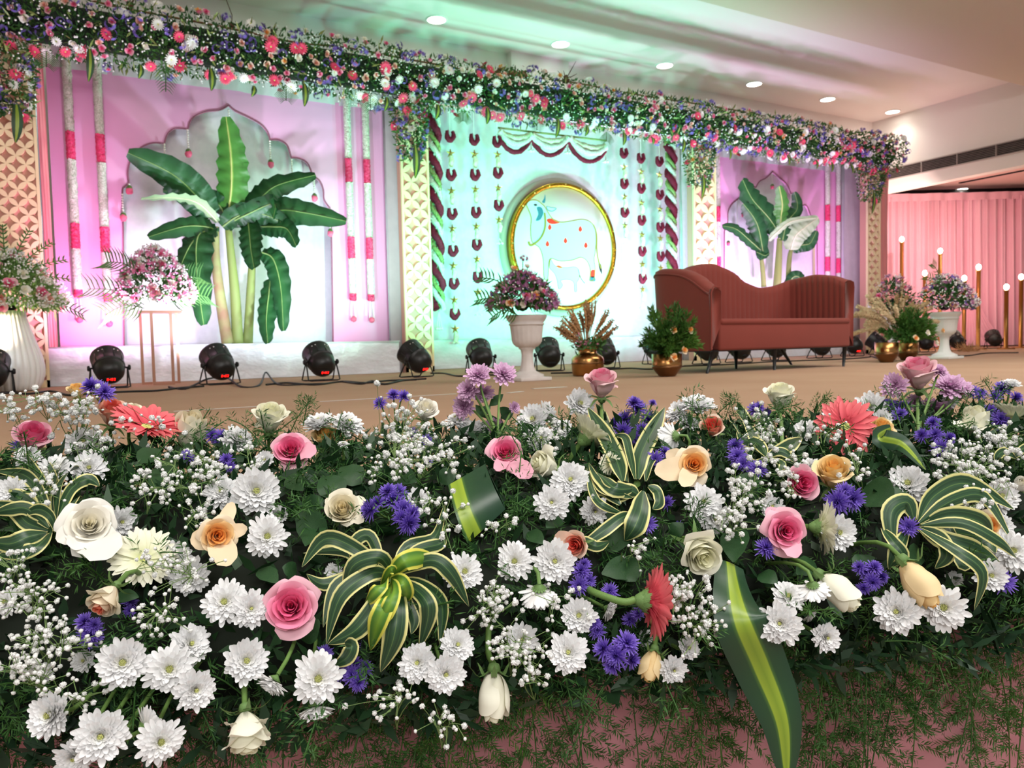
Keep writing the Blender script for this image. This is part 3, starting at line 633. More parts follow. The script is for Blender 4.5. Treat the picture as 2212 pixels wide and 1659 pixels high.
star_string((1384, 1384), 315, (336, 401, 470, 537, 596), (371, 438, 507, 571, 625), 660, YS, 'maroon and gold star string behind the near arm of the sofa')
star_string((1424, 1424), 325, (343, 415, 485, 548), (378, 452, 515, 579), 640, YS, 'maroon and gold star string next to the far twisted garland')
def twist_garland(xt, xb, yt, yb, Y, label):
    a, b = PY(xt, yt, Y), PY(xb, yb, Y); L = a[2]-b[2]; a = A3([a[0], Y, 3.0]); L = a[2]-b[2]; t = emp('twisted_garland', (a[0], Y, a[2])); tag(t, label, 'flower garland', 'twisted rope garlands of the centre wall')
    for nm, m, ph in (('maroon_strand', M_MAR, 0), ('white_strand', M_TUB, 2.3), ('green_strand', M_LIME, 4.0)):
        n = 84; pts = [(.05*cos(ph+i*.42), .045*sin(ph+i*.42), -L*i/n) for i in range(n+1)]; g = G(); rs_ = {'m': .04, 'w': .03, 'g': .024}[nm[0]]; fluffy(g, pts, rs_, n=8, amp=.25); tuft_shell(g, pts, rs_*.85, .012, L=.016); obg(nm, g, m, t)
    g = G()
    for s in (-.03, 0, .03): tube(g, [(0, 0, -L), (s, 0, -L-.2)], .006, 5); ico(g, (s, 0, -L-.22), .022, sub=0)
    obg('end_tassel', g, M_BEAD, t)
twist_garland(936, 944, 245, 668, 8.0, 'thick maroon white and green twisted garland beside the middle lattice pillar')
twist_garland(1448, 1450, 300, 620, 8.0, 'thick maroon white and green twisted garland ending behind the sofa')
# festoon
g = G(); tube(g, [(3.1, 8.05, 3.01), (8.1, 8.05, 3.01)], .02, 8); tube(g, [(3.1, 8.05, 3.01), (3.1, 8.45, 3.01)], .02, 8); tube(g, [(8.1, 8.05, 3.01), (8.1, 8.45, 3.01)], .02, 8); o = obg('hanging_bar', g, mat('steel_pole')); tag(o, 'metal bar behind the garland carrying the star strings', 'bar')
t = emp('swag_festoon', PY(1190, 290, 8.1)); o0 = PY(1190, 290, 8.1); tag(t, 'festoon of three maroon edged green white flower swags above the roundel', 'flower garland')
def rel(x, y): return PY(x, y, 8.1)-o0
g = G(); tube(g, [rel(1076, 276), rel(1310, 304)], .012, 8); obg('rod', g, M_LIME, t)
cu = [(1076, 288), (1147, 297), (1226, 302), (1308, 322)]
for i in range(3):
    a, b = cu[i], cu[i+1]
    for nm, m, sg, r_, off in (('maroon_edge', M_MAR, 36, .027, 0), ('white_band', M_TUB, 24, .042, -.012), ('pale_green_band', M_PALE, 12, .04, -.008)):
        pts = []
        for u in np.linspace(.02, .98, 13): x = a[0]+(b[0]-a[0])*u; y = a[1]+(b[1]-a[1])*u-(0 if sg == 36 else 6)+sg*(1-(2*u-1)**2)**.8; pts.append(rel(x, y)+A3([0, off, 0]))
        g = G(); fluffy(g, pts, r_, n=8); tuft_shell(g, pts, r_*.8, .016, L=.014); obg(nm, g, m, t)
for x, y in ((1147, 297), (1226, 302), (1308, 322)):
    g = G(); p = rel(x, y); tube(g, [p, p+A3([0, 0, -.14])], .008, 5)
    for k in range(5): ico(g, p+A3([.03*cos(k*1.3), .02*sin(k*1.3), -.16]), .018, sub=0)
    obg('drop_tassel', g, M_BEAD, t)

# ================================================================== PLANTS, VASES, FURNITURE ON THE STAGE
M_BAN = mat('banana_leaf', ramp=[(0, '8fb06a'), (.03, '5c8a44'), (.06, '2a6030'), (.6, '1f512b'), (1, '1a4527')], attr='u', rough=.42, spec=.45, transl=.12, bump=(8, .25, .02, (1, 1, 1)))
M_BANL = mat('light_banana_leaf', ramp=[(0, 'd0dc8c'), (.06, '8fb453'), (.12, '4f8f3c'), (1, '3f8136')], attr='u', rough=.42, spec=.45, transl=.2)
M_BANP = mat('pale_banana_leaf_back', ramp=[(0, 'dfe6c0'), (.08, 'a9c096'), (1, '93b388')], attr='u', rough=.5, transl=.2)
M_BTR = mat('banana_trunk', '7a8a48', .6, noise=(6, .8, '7d8a52'), bump=(20, .3, .01, (1, 1, .2))); M_BTRB = mat('brown_banana_trunk', '8a6b52', .7, noise=(5, .9, '8f9a62'))
def banana(Y, trunks, leaves, label):
    p0 = PY(*trunks[0][0][0], Y); t = emp('banana_plant', (p0[0], Y, p0[2])); tag(t, label, 'banana plant', 'banana plants on the plinths'); o = A3([p0[0], Y, p0[2]])
    for pts, r, m in trunks:
        P = spline([PY(x, y, Y)-o for x, y in pts], 6); n = len(P); g = G(); tube(g, P, [r*(1.15-.5*i/(n-1)) for i in range(n)], 12); obg('trunk', g, m, t)
    for k, (pts, wpx, m, dy, sd) in enumerate(leaves):
        P = []
        for i, (x, y) in enumerate(pts):
            f = i/(len(pts)-1); P.append(PY(x, y, Y-.05-dy*f)-o)
        P = spline(P, 7); n = len(P); D = depth(PY(*pts[0], Y)); W = wpx/2/FPX*D
        wid = [W*max(.04, sin(pi*min(1, (.08+.90*(i/(n-1))**.9)))**.55) for i in range(n)]
        d = nrm(P[-1]-P[0]); side = np.cross(d, nrm(CF+A3([0, 0, sd]))) ; g = G()
        ribbon(g, P, wid, side, (0, -1, -.2), fold=-.22, ns=6, wave=.28); tube(g, [p+A3([0, -.004, 0]) for p in P], [max(.002, .009*(1-i/n)) for i in range(n)], 5, t=0.); obg('leaf', g, m, t)
banana(7.75, [([(492, 742), (477, 650), (466, 560), (466, 490)], .05, M_BTRB), ([(514, 742), (508, 640), (500, 560), (492, 480)], .048, M_BTR), ([(535, 742), (541, 640), (545, 560), (548, 530)], .042, M_BTR)], [
    ([(455, 470), (425, 425), (370, 375), (276, 330)], 74, M_BAN, .3, 0), ([(490, 478), (470, 440), (420, 418), (352, 412)], 42, M_BAN, -.1, .5), ([(470, 480), (430, 440), (380, 428), (305, 430)], 26, M_BANP, .4, .8),
    ([(500, 480), (560, 430), (600, 400), (682, 378)], 58, M_BAN, .1, 0), ([(545, 480), (600, 455), (660, 460), (748, 478)], 60, M_BAN, .3, 0), ([(480, 490), (520, 465), (575, 465), (640, 500)], 52, M_BAN, .2, .5),
    ([(470, 500), (445, 490), (395, 490), (320, 512)], 46, M_BAN, .2, 0), ([(462, 500), (428, 510), (425, 590), (440, 702)], 66, M_BAN, .35, 0), ([(450, 498), (418, 520), (396, 560), (388, 590)], 40, M_BAN, .3, 0),
    ([(535, 475), (538, 500), (542, 540), (549, 580)], 50, M_BAN, .45, 0), ([(560, 490), (590, 490), (620, 495), (640, 532)], 44, M_BAN, .4, 0), ([(565, 545), (590, 560), (606, 620), (612, 715)], 48, M_BAN, .3, 0), ([(585, 600), (580, 640), (575, 690), (578, 742)], 42, M_BAN, .35, 0),
    ([(492, 470), (500, 400), (498, 330), (488, 252)], 68, M_BANL, .25, 0), ([(500, 480), (530, 465), (590, 440), (590, 470)], 44, M_BAN, .3, .5)],
    'large banana plant with three trunks in front of the white arch')
banana(7.85, [([(1650, 620), (1646, 570), (1640, 530)], .035, M_BTR), ([(1678, 625), (1682, 560), (1684, 515)], .055, M_BTR), ([(1702, 625), (1705, 560), (1712, 530)], .038, M_BTR)], [
    ([(1680, 500), (1660, 470), (1625, 430), (1604, 388)], 52, M_BAN, .2, 0), ([(1650, 560), (1640, 500), (1628, 470), (1605, 440)], 40, M_BAN, .1, 0), ([(1642, 540), (1620, 520), (1590, 495), (1560, 488)], 24, M_BAN, .2, 0),
    ([(1690, 520), (1700, 480), (1722, 450), (1716, 415)], 30, M_BAN, .1, 0), ([(1684, 500), (1687, 470), (1690, 440), (1683, 402)], 34, M_BANL, .3, 0), ([(1708, 540), (1718, 510), (1740, 490), (1768, 470)], 46, M_BANP, .3, 0),
    ([(1712, 540), (1730, 530), (1750, 525), (1764, 498)], 30, M_BAN, .2, 0), ([(1660, 520), (1680, 500), (1710, 478), (1766, 470)], 16, M_BANP, .35, .5), ([(1635, 545), (1642, 548), (1652, 552), (1662, 546)], 14, M_BAN, .2, 0), ([(1700, 620), (1712, 600), (1725, 598), (1735, 612)], 26, M_BAN, .2, 0)],
    'smaller banana plant in front of the far white arch behind the sofa')

# ------------------------------------------------------------------ small flowers shared by the long garland and the vase bouquets
def small_rose(m):
    g = G()
    for i in range(8):
        f = i/7; V, F, Tt = petal_patch(.12+.8*f, .25-.25*f, 1.2, curl=.12*f, phase=i*2.4, nt=3, ns=3, tbase=f); g.add(V, F, t=Tt)
    return g.mesh('small_rose', m)
def small_daisy(m, n=15, w_=.16, eye=M_EYE, lay=2):
    g = G()
    for k in range(lay):
        for i in range(n):
            V, F, Tt = strap(.95-.25*k, w_, 1.35-.35*k, 1.6-.3*k, .1, 0, nt=2, ns=1); g.add(rotz(V, 2*pi*(i+.5*k)/n), F, t=Tt*.6+.4)
    ico(g, (0, 0, .02), .2, m=1, sq=(1, 1, .5)); return g.mesh('small_daisy', [m, eye])
def small_cluster(m, n=7):
    g = G(); q = random.Random(3)
    for i in range(n):
        d = nrm([q.gauss(0, 1), q.gauss(0, 1), abs(q.gauss(0, .6))]); M = frame(d*.62, d, 0, .42)
        for j in range(9):
            V, F, Tt = strap(.9, .22, .5, 1.3, .05, nt=1, ns=1); V = rotz(V, j*.7)
            g.add(V @ M[:3, :3].T+M[:3, 3], F, t=Tt)
    return g.mesh('small_cluster', m)
M_HOTG = mat('hot_pink_gerbera', ramp=[(0, 'c81e50'), (.6, 'f03a70'), (1, 'f5607f')], rough=.6); M_STAT = mat('purple_statice', ramp=[(0, '5a449c'), (1, '927cd8')], rough=.7)
M_PINKS = mat('pink_small_petal', ramp=[(0, 'e8689f'), (.5, 'f794c6'), (1, 'fcc4de')], rough=.6); M_ORCH = mat('dusty_mauve_petal', ramp=[(0, '8c4a7e'), (.6, 'b878aa'), (1, 'd09ac4')], rough=.6)
M_PALER = mat('blush_small_petal', ramp=[(0, 'e88a80'), (.5, 'f4bca8'), (1, 'f6d8cc')], rough=.6)
SM = {'rose': small_rose(ROSE['pink']), 'peach': small_rose(M_PALER), 'cream': small_rose(ROSE['white']), 'yellow': small_rose(ROSE['peach']), 'daisy': small_daisy(mat('white_daisy_petal', 'f4f5f2', .6)),
      'gerbera': small_daisy(M_HOTG, 16, .14), 'statice': small_cluster(M_STAT), 'pinkpom': small_cluster(M_PINKS, 6), 'mauve': small_cluster(M_ORCH, 6), 'whitepom': small_cluster(mat('white_pompon', 'f2f3ee', .7), 6)}
PN = {'rose': 'pink_rose', 'peach': 'peach_rose', 'cream': 'white_rose', 'yellow': 'yellow_rose', 'daisy': 'white_daisy', 'gerbera': 'pink_gerbera', 'statice': 'purple_statice', 'pinkpom': 'pink_carnation', 'mauve': 'mauve_carnation', 'whitepom': 'white_pompon'}
def leaf_cloud(g, n, posf, L, W, m=0, jit=.9):
    V = []
    for _ in range(n):
        p, nn = posf(); e = nrm(A3(nn)+nr.normal(size=3)*jit); s = nrm(np.cross(e, nr.normal(size=3)))*W*nr.uniform(.7, 1.2); l = L*nr.uniform(.5, 1.2)
        V += [p, p+e*l*.5+s, p+e*l, p+e*l*.5-s]
    g.add(V, np.arange(n)[:, None]*4+np.arange(4)[None], m=m)
def dot_cloud(g, n, posf, r, m=0):
    for _ in range(n):
        p, nn = posf(); ico(g, A3(p)+nrm(nn)*nr.uniform(0, .03), r*nr.uniform(.7, 1.2), m=m, rough=.2)

# ------------------------------------------------------------------ long flower garland along the top
M_GG = mat('garland_leaf_green', '33602f', .6, noise=(4, .8, '4d7a38'), transl=.15); M_GV = mat('garland_variegated_leaf', ramp=[(0, '8ba54e'), (.5, '48713a'), (1, 'dedc9a')], attr='u', rough=.5)
GY = 7.38
gt = emp('flower_garland', (5, GY, 2.95)); tag(gt, 'long thick garland of mixed flowers and greens running along the whole backdrop top', 'garland'); GO = A3([5, GY, 2.95])
def dropshape():
    """hanging ends: (x centre, half width top, z bottom)"""
    out = []
    for xa, xb, yb in ((-30, 84, 238), (862, 934, 338), (1492, 1556, 398), (1868, 1922, 432)):
        a, b = PY(xa, yb, GY-.12), PY(xb, yb, GY-.12); out.append(((a[0]+b[0])/2, (b[0]-a[0])/2, a[2]))
    return out
DROPS = dropshape()
XA, XB = -.75, PY(1922, 330, GY)[0]
def garl_pos(r=.27, dropf=.22):
    if nr.random() < dropf:
        x0, hw, zb = DROPS[nr.integers(4)]; f = nr.random()**1.1; z = 2.75-f*(2.75-zb); a = nr.uniform(-1.5, 1.5); ww = hw*(1-.55*f**2)
        n = A3([sin(a), -cos(a), 0]); return A3([x0+ww*sin(a), GY+.05-.2*cos(a)*(1-.4*f), z])-GO, n
    x = nr.uniform(XA, XB); a = min(max(nr.normal(.35, .75), -.9), 2.1); n = A3([0, -cos(a), -sin(a)])
    rr = r*(1+.07*sin(x*3.1)+.05*sin(x*7.7)); q = A3([x, GY-rr*cos(a), 2.97-rr*1.02*sin(a)]); return q-GO, n
g = G(); leaf_cloud(g, 17000, lambda: garl_pos(.235, .2), .06, .011, jit=.8); o = obg('green_leaves', g, M_GG, gt); o['kind'] = 'stuff'
g = G(); leaf_cloud(g, 1300, lambda: garl_pos(.25, .2), .1, .01, jit=.8); o = obg('striped_leaves', g, mat('pale_striped_leaf', 'a9b26a', .5, noise=(30, .8, '5c7d3c')), gt); o['kind'] = 'stuff'
g = G(); dot_cloud(g, 2600, lambda: garl_pos(.27, .2), .008); o = obg('gypsophila_dots', g, M_GYP, gt); o['kind'] = 'stuff'
g = G(); tube(g, [(XA-5, .05, .02), (XB-5, .05, .02)], .16, 10); obg('core_roll', g, mat('dark_moss_core', '121b10', .9), gt)
for k, n, s in (('statice', 298, .052), ('rose', 230, .033), ('peach', 150, .035), ('cream', 90, .036), ('daisy', 100, .046), ('gerbera', 90, .05), ('yellow', 40, .034)):
    for i in range(n):
        p, nn = garl_pos(.275, .2)
        if k in ('daisy', 'gerbera') and nr.random() < .35:   # a row of larger flowers rims the lower edge
            x = nr.uniform(XA, XB); p, nn = A3([x, GY-.12, 2.7+.03*sin(x*9)])-GO, A3([0, -1, -.5])
        ob(PN[k], SM[k], gt, frame(p+nrm(nn)*.012, nrm(nn+nr.normal(size=3)*.3), nr.uniform(0, 6), s*nr.uniform(.8, 1.2)))
for (x, y0, y1, wpx) in ((193, 105, 176, 16), (303, 140, 170, 13), (455, 148, 196, 16), (548, 185, 209, 12), (657, 180, 230, 15), (35, 225, 308, 22), (835, 210, 240, 12), (897, 315, 385, 18), (946, 225, 258, 14), (1052, 232, 268, 14), (1205, 255, 298, 12), (1268, 272, 294, 10), (1347, 285, 314, 12), (1407, 295, 312, 9), (1477, 300, 330, 12), (1519, 378, 428, 14), (1575, 320, 345, 8), (1700, 335, 356, 8), (1763, 345, 365, 8), (1797, 350, 372, 9), (1837, 352, 374, 9), (1888, 415, 462, 12)):
    a = PY(x, y0, GY-.2)-GO; b = PY(x+rnd.uniform(-5, 5), y1, GY-.2)-GO; D = depth(a+GO); P = bez(a, (a+b)/2+A3([.02, -.04, 0]), b, 8); W = wpx/2/FPX*D
    g = G(); ribbon(g, P, [W*max(.05, sin(pi*(.1+.88*i/7))**.7) for i in range(8)], (1, 0, 0), (0, -1, 0), fold=-.25, ns=4); obg('long_leaf', g, M_CORD, gt)
for (x, y0, y1) in ((358, 135, 198), (100, 110, 145), (618, 185, 218), (800, 205, 240), (1000, 240, 262), (1160, 250, 282), (1310, 285, 306)):
    a = PY(x, y0, GY-.2)-GO; b = PY(x, y1, GY-.2)-GO; g = G(); tube(g, [a, b], .004, 4); D = depth(a+GO)
    for i in range(9):
        p = a+(b-a)*i/9; l = .11*(1-.6*i/9)
        for s in (-1, 1): ribbon(g, [p, p+A3([s*l*.5, -.01, -l*.35]), p+A3([s*l, 0, -l*.9])], [.002, .0035, .001], (0, 0, 1), (0, -1, 0), ns=2)
    obg('palm_frond', g, M_GG, gt)
# jute rope with knots on the garland's top
g = G(); P = []
for x, y in ((150, -12), (250, 14), (350, 33), (500, 62), (640, 92), (745, 102), (865, 125), (1010, 150), (1120, 163), (1250, 180), (1380, 205), (1600, 240), (1850, 290)): P.append(PY(x, y, GY+.05))
tube(g, spline(P, 5), .009, 6); o = obg('jute_rope', g, mat('brown_jute', '8d6a4c', .9, noise=(60, .6, '6b4a30'))); tag(o, 'brown jute rope lying along the garland top edge', 'rope')
for i, (x, y, s, l) in enumerate(((280, 12, .03, 'dark twig knot on the rope nearest the garland start'), (590, 70, .03, 'dark twig knot on the rope under the ceiling hook wire'), (868, 118, .035, 'dark twig knot on the rope past the large banana plant'), (1222, 172, .045, 'round brown fibre knot on the rope in front of the wall pilaster'), (1625, 246, .03, 'dark twig knot on the rope above the far banana plant'), (1723, 266, .03, 'dark twig knot on the rope under the fourth ceiling light'))):
    p = PY(x, y, GY+.02); g = G(); ico(g, (0, 0, 0), s, sub=1, rough=.25)
    for _ in range(7): d = nr.normal(size=3); d[2] = abs(d[2]); tube(g, [(0, 0, 0), d*s*.7, d*s*1.4], [.006, .005, .002], 4)
    o = obg('twig_knot', g, mat('dark_brown_twig', '5a4030', .9)); o.location = p; tag(o, l, 'knot', 'twig knots on the garland rope')
g = G(); Ps = [PY(x, y, GY+.08) for x, y in ((1045, 148), (1075, 156), (1105, 162), (1130, 158), (1160, 168))]
for p in Ps:
    for _ in range(6): ico(g, p+nr.normal(size=3)*.02-Ps[2], .028, rough=.35)
o = obg('coir_bundle', g, mat('brown_jute')); o.location = Ps[2]; tag(o, 'clump of brown coir fibre on the garland top before the pilaster', 'coir')
p = PY(500, 62, GY+.08); g = G(); tube(g, [(0, 0, 0), (.01, 0, .12), (-.02, .1, .3), (-.03, .3, 4.15-p[2])], .004, 5); ico(g, (0, 0, .03), .03, rough=.3); o = obg('hanging_wire', g, mat('dark_brown_twig')); o.location = p; tag(o, 'thin wire tying the garland to the ceiling', 'wire')

# ------------------------------------------------------------------ vase bouquets
def bouquet(name, label, c, rx, rz, kinds, nleaf, leafm, leafL=.08, down=.5, up=1.0, dots=0, extra=None, group=None, leafW=.01, cat='bouquet'):
    t = emp(name, c); tag(t, label, cat, group)
    def pos(k=1.0):
        d = nrm(nr.normal(size=3)); 
        while d[2] < -.45 or d[1] > .6: d = nrm(nr.normal(size=3))
        tp = 1-.35*max(0, d[2]); p = A3([d[0]*rx*tp, d[1]*rx*tp, d[2]*(rz*up if d[2] > 0 else rz*down)]); return p*k, nrm(A3([d[0], d[1], d[2]+.15]))
    g = G(); leaf_cloud(g, nleaf, lambda: pos(nr.uniform(.4, .85)), leafL, leafW, jit=.6); o = obg('leaves', g, leafm, t); o['kind'] = 'stuff'
    g = G(); ico(g, (0, 0, -rz*.1), min(rx, rz)*.3, sub=1); obg('moss_ball', g, mat('dark_moss_core'), t)
    if dots: g = G(); dot_cloud(g, dots, lambda: pos(.98), .0065); o = obg('gypsophila_dots', g, M_GYP, t); o['kind'] = 'stuff'
    for k, n, s in kinds:
        pts = []
        for i in range(n):
            best = None
            for _ in range(8):
                p, nn = pos(.95); dd = min([np.linalg.norm(p-q) for q in pts] or [9])
                if best is None or dd > best[0]: best = (dd, p, nn)
            pts.append(best[1]); ob(PN[k], SM[k], t, frame(best[1], nrm(best[2]+nr.normal(size=3)*.15), nr.uniform(0, 6), s*nr.uniform(.85, 1.15)))
    return t
def palm_leaf(t, a, b, n=12, l=.12, m=None, droop=.05):
    P = spline([a, (A3(a)+A3(b))/2+A3([0, 0, droop]), b], 6); g = G(); tube(g, P, .004, 5); d = nrm(A3(b)-A3(a)); sd = nrm(np.cross(d, (0, 1, .1)))
    for i in range(n):
        p = P[int(1+(len(P)-2)*i/n)]
        for s in (-1, 1): ribbon(g, [p, p+(sd*s*.5+d*.35)*l, p+(sd*s*.85+d*.8)*l], [.004, .006, .001], d, (0, -1, 0), ns=2)
    obg('palm_leaf', g, m or M_GG, t)
# stone-white urns
M_URN = mat('white_plaster_urn', 'd9d2cf', .7, bump=(30, .25, .005), noise=(12, .5, 'c8bfbc')); M_URN2 = mat('clean_white_urn', 'e4e6e2', .6)
def urn(p, h, label, m):
    t = emp('pedestal_urn', p); tag(t, label, 'urn', 'white pedestal urns'); s = h/.5; Q = .83
    g = G(); box(g, (-.135*s, -.135*s, 0), (.135*s, .135*s, .028*s), bev=.006); lathe(g, [(r_*Q, z_) for r_, z_ in [(.15*s, .028*s), (.15*s, .045*s), (.12*s, .055*s), (.075*s, .075*s)]], 32, cap=False); obg('base', g, m, t)
    g = G(); lathe(g, [(r_*Q, z_) for r_, z_ in [(.078*s, .07*s), (.062*s, .1*s), (.052*s, .15*s), (.05*s, .2*s), (.056*s, .235*s), (.075*s, .245*s), (.075*s, .255*s)]], 32, rib=.06, ribn=10, cap=False); obg('stem', g, m, t)
    g = G(); lathe(g, [(r_*Q, z_) for r_, z_ in [(.06*s, .25*s), (.1*s, .262*s), (.125*s, .285*s), (.135*s, .31*s), (.14*s, .36*s), (.15*s, .42*s)]], 60, rib=.045, ribn=20, cap=False)
    lathe(g, [(r_*Q, z_) for r_, z_ in [(.15*s, .42*s), (.165*s, .425*s), (.165*s, .435*s), (.155*s, .44*s), (.175*s, .46*s), (.19*s, .485*s), (.19*s, .5*s), (.175*s, .5*s), (.15*s, .47*s), (.01, .46*s)]], 48, cap=False); obg('bowl', g, m, t)
pu = PZ(1140, 822, 0); urn(pu, .48, 'white plaster pedestal urn with a mauve bouquet beside the brass pot', M_URN)
t = bouquet('flower_bouquet', 'dark mauve and pink bouquet with yellow roses in the urn beside the brass pot', (pu[0]-.03, pu[1], .575), .27, .17, [('mauve', 80, .04), ('rose', 12, .036), ('yellow', 9, .038), ('cream', 7, .034), ('statice', 8, .03)], 900, M_GG, down=.6, up=1.35, dots=120)
for a, b in (((-.15, -.1, -.06), (-.42, -.05, .0)), ((-.1, -.1, .02), (-.36, .0, .17)), ((-.1, -.1, -.1), (-.33, -.1, -.13))): palm_leaf(t, a, b, 9, .07)
ob(PN['mauve'], SM['mauve'], t, frame((.0, -.02, .31), (0, 0, 1), 0, .05)); ob(PN['cream'], SM['cream'], t, frame((.04, -.02, .27), (0, -.5, 1), 0, .03)); ob(PN['yellow'], SM['yellow'], t, frame((-.08, -.04, .25), (0, -.5, 1), 0, .035))
g = G(); 
for x, z in ((0, .3), (.04, .26), (-.08, .24)): tube(g, [(0, 0, .05), (x, -.02, z)], .004, 4)
obg('stem', g, M_STEM, t)
pr = PZ(2040, 775, 0); urn(pr, .51, 'clean white pedestal urn with a lilac bouquet by the pink curtain', M_URN2)
t = bouquet('flower_bouquet', 'lilac grey green bouquet in the white urn by the candle stands', (pr[0], pr[1], .61), .32, .21, [('mauve', 42, .05), ('whitepom', 14, .04), ('peach', 7, .04), ('yellow', 6, .04), ('statice', 14, .04)], 1000, M_GG, down=.6, up=1.5, dots=500)
for a, b in (((-.1, -.1, .1), (-.4, 0, .28)), ((-.05, 0, .2), (-.25, 0, .42)), ((.15, 0, .1), (.42, 0, .2))): palm_leaf(t, a, b, 9, .07)
# ribbed white vase
pv = PY(28, 846, 7.0); pv = A3([pv[0], 7.0, 0])
g = G(); prof = [(.14, 0), (.18, .01), (.205, .06), (.222, .13), (.222, .19), (.207, .27), (.172, .38), (.135, .5), (.118, .56), (.112, .61), (.102, .61), (.095, .52)]
V = []; n = 168
for (r, z) in prof:
    for j in range(n): a = 2*pi*j/n; q = r*(1-.055*(1-abs(sin(28*a/2))**.6)); V.append((q*cos(a), q*sin(a), z))
g.add(V, [f[::-1] for f in gridF(len(prof), n, False, True)]); o = obg('ribbed_vase', g, mat('white_gloss_vase', 'f3f4f4', .3, spec=.5)); o.location = pv; tag(o, 'tall white vertically ribbed floor vase before the first lattice pillar', 'vase')
t = bouquet('flower_bouquet', 'airy white and pink bouquet with green sprays in the ribbed white vase', (pv[0]+.0, pv[1], .69), .42, .22, [('rose', 16, .055), ('cream', 22, .05), ('peach', 9, .055), ('whitepom', 10, .035)], 3000, mat('fresh_green_leaf', '6b9a50', .6, noise=(8, .7, '9cbc78'), transl=.2), down=.7, up=1.75, dots=1300, leafL=.1, leafW=.008)
for i in range(9):
    a = -pi/2+(i-4)*.42; palm_leaf(t, (0, -.05, .1), (.42*sin(a+pi/2), -.1, .2+.36*cos(a+pi/2)), 12, .035, M_FERN)
palm_leaf(t, (.2, -.1, -.05), (.5, -.1, -.12), 12, .06, M_GG)
# gold stand with pink bouquet
ps = PZ(345, 826, 0); sY = 7.1; ps = A3([PY(345, 826, sY)[0], sY, 0])
t = emp('flower_stand', ps); tag(t, 'tall slim rose gold flower stand in front of the plinth', 'stand'); M_RG = mat('rose_gold_bar', 'c99a84', .28, metal=.9)
xs = [PY(x, 750, sY)[0]-ps[0] for x in (308, 327, 368, 387)]
for x, y in ((xs[0], .12), (xs[1], -.12), (xs[2], -.12), (xs[3], .12)):
    g = G(); box(g, (x-.011, y-.011, 0), (x+.011, y+.011, .60)); obg('leg', g, M_RG, t, smooth=False)
g = G(); box(g, (xs[0]-.02, -.13, .595), (xs[3]+.02, .13, .615)); obg('top_tray', g, M_RG, t, smooth=False)
g = G(); box(g, (xs[0], .11, .0), (xs[3], .13, .02)); box(g, (xs[1], -.13, .0), (xs[2], -.11, .02)); obg('foot_bar', g, M_RG, t, smooth=False)
t = bouquet('flower_bouquet', 'full pink and white bouquet on the rose gold stand', (ps[0]+.0, ps[1], .78), .31, .22, [('pinkpom', 80, .05), ('rose', 16, .05), ('whitepom', 22, .042), ('cream', 14, .045), ('peach', 8, .045)], 1300, M_GG, down=.95, up=1.75, dots=700, leafL=.07)
for a, b in (((-.1, -.15, .1), (-.36, -.1, .22)), ((-.1, -.15, -.12), (-.5, -.15, .0)), ((-.1, -.15, -.15), (-.38, -.1, -.2)), ((.1, -.1, -.1), (.42, 0, -.05)), ((.1, -.1, .0), (.36, 0, .12))): palm_leaf(t, a, b, 12, .12)

# brass pot with dried stalks
M_BRASS = mat('hammered_brass', 'b98a55', .25, metal=1, noise=(10, .5, 'a87446')); M_BRASSD = mat('dark_copper_base', '7a5638', .35, metal=.9)
pb = PZ(1270, 812, 0); t = emp('brass_pot', pb); tag(t, 'rounded brass pot holding dried stalks on the stage carpet', 'pot')
g = G(); lathe(g, [(.075, 0), (.115, .004), (.125, .015), (.13, .1), (.13, .135), (.12, .155), (.09, .175), (.075, .185), (.073, .215), (.088, .225), (.088, .235), (.075, .235), (.06, .2)], 40, cap=False); obg('body', g, M_BRASS, t)
g = G(); lathe(g, [(.131, .098), (.134, .104), (.131, .11)], 40, cap=False); lathe(g, [(.088, .222), (.092, .228), (.088, .236)], 40, cap=False); obg('rim_band', g, M_BRASSD, t)
M_DRY = mat('dried_straw_stalk', 'c49a6c', .85, noise=(40, .6, 'a87c50')); M_DRYP = mat('pale_pampas', 'd9c19a', .9)
t = emp('dried_stalk_bundle', (pb[0], pb[1], .22)); tag(t, 'fan of dried tan stalks with small pink flowers in the brass pot', 'dried flowers')
for i in range(34):
    a = rnd.uniform(-1.15, 1.15); b = rnd.uniform(-.5, .3); L = rnd.uniform(.3, .42)*(1-.1*abs(a)); d = nrm([sin(a), b*.5, cos(a)]); g = G()
    P = [(0, 0, -.05), d*L*.35, d*L*.7+A3([.01, 0, .004]), d*L]; tube(g, spline(P, 3), [.003]*4+[.006, .009, .010, .009, .006, .004], 6); tuft_shell(g, [d*L*.45, d*L], .005, .02, L=.02); obg('stalk', g, M_DRY, t)
g = G(); leaf_cloud(g, 260, lambda: (A3([nr.uniform(-.13, .13), nr.uniform(-.1, .05), nr.uniform(-.01, .06)]), A3([nr.normal()*.6, -.3, .6])), .07, .008); o = obg('leaves', g, M_GG, t); o['kind'] = 'stuff'
for i in range(9): a = rnd.uniform(-1, 1); ob('pink_carnation', SM['pinkpom'], t, frame((.16*a, -.08, .03+.1*rnd.random()), (a, -.8, .4), i, .024))
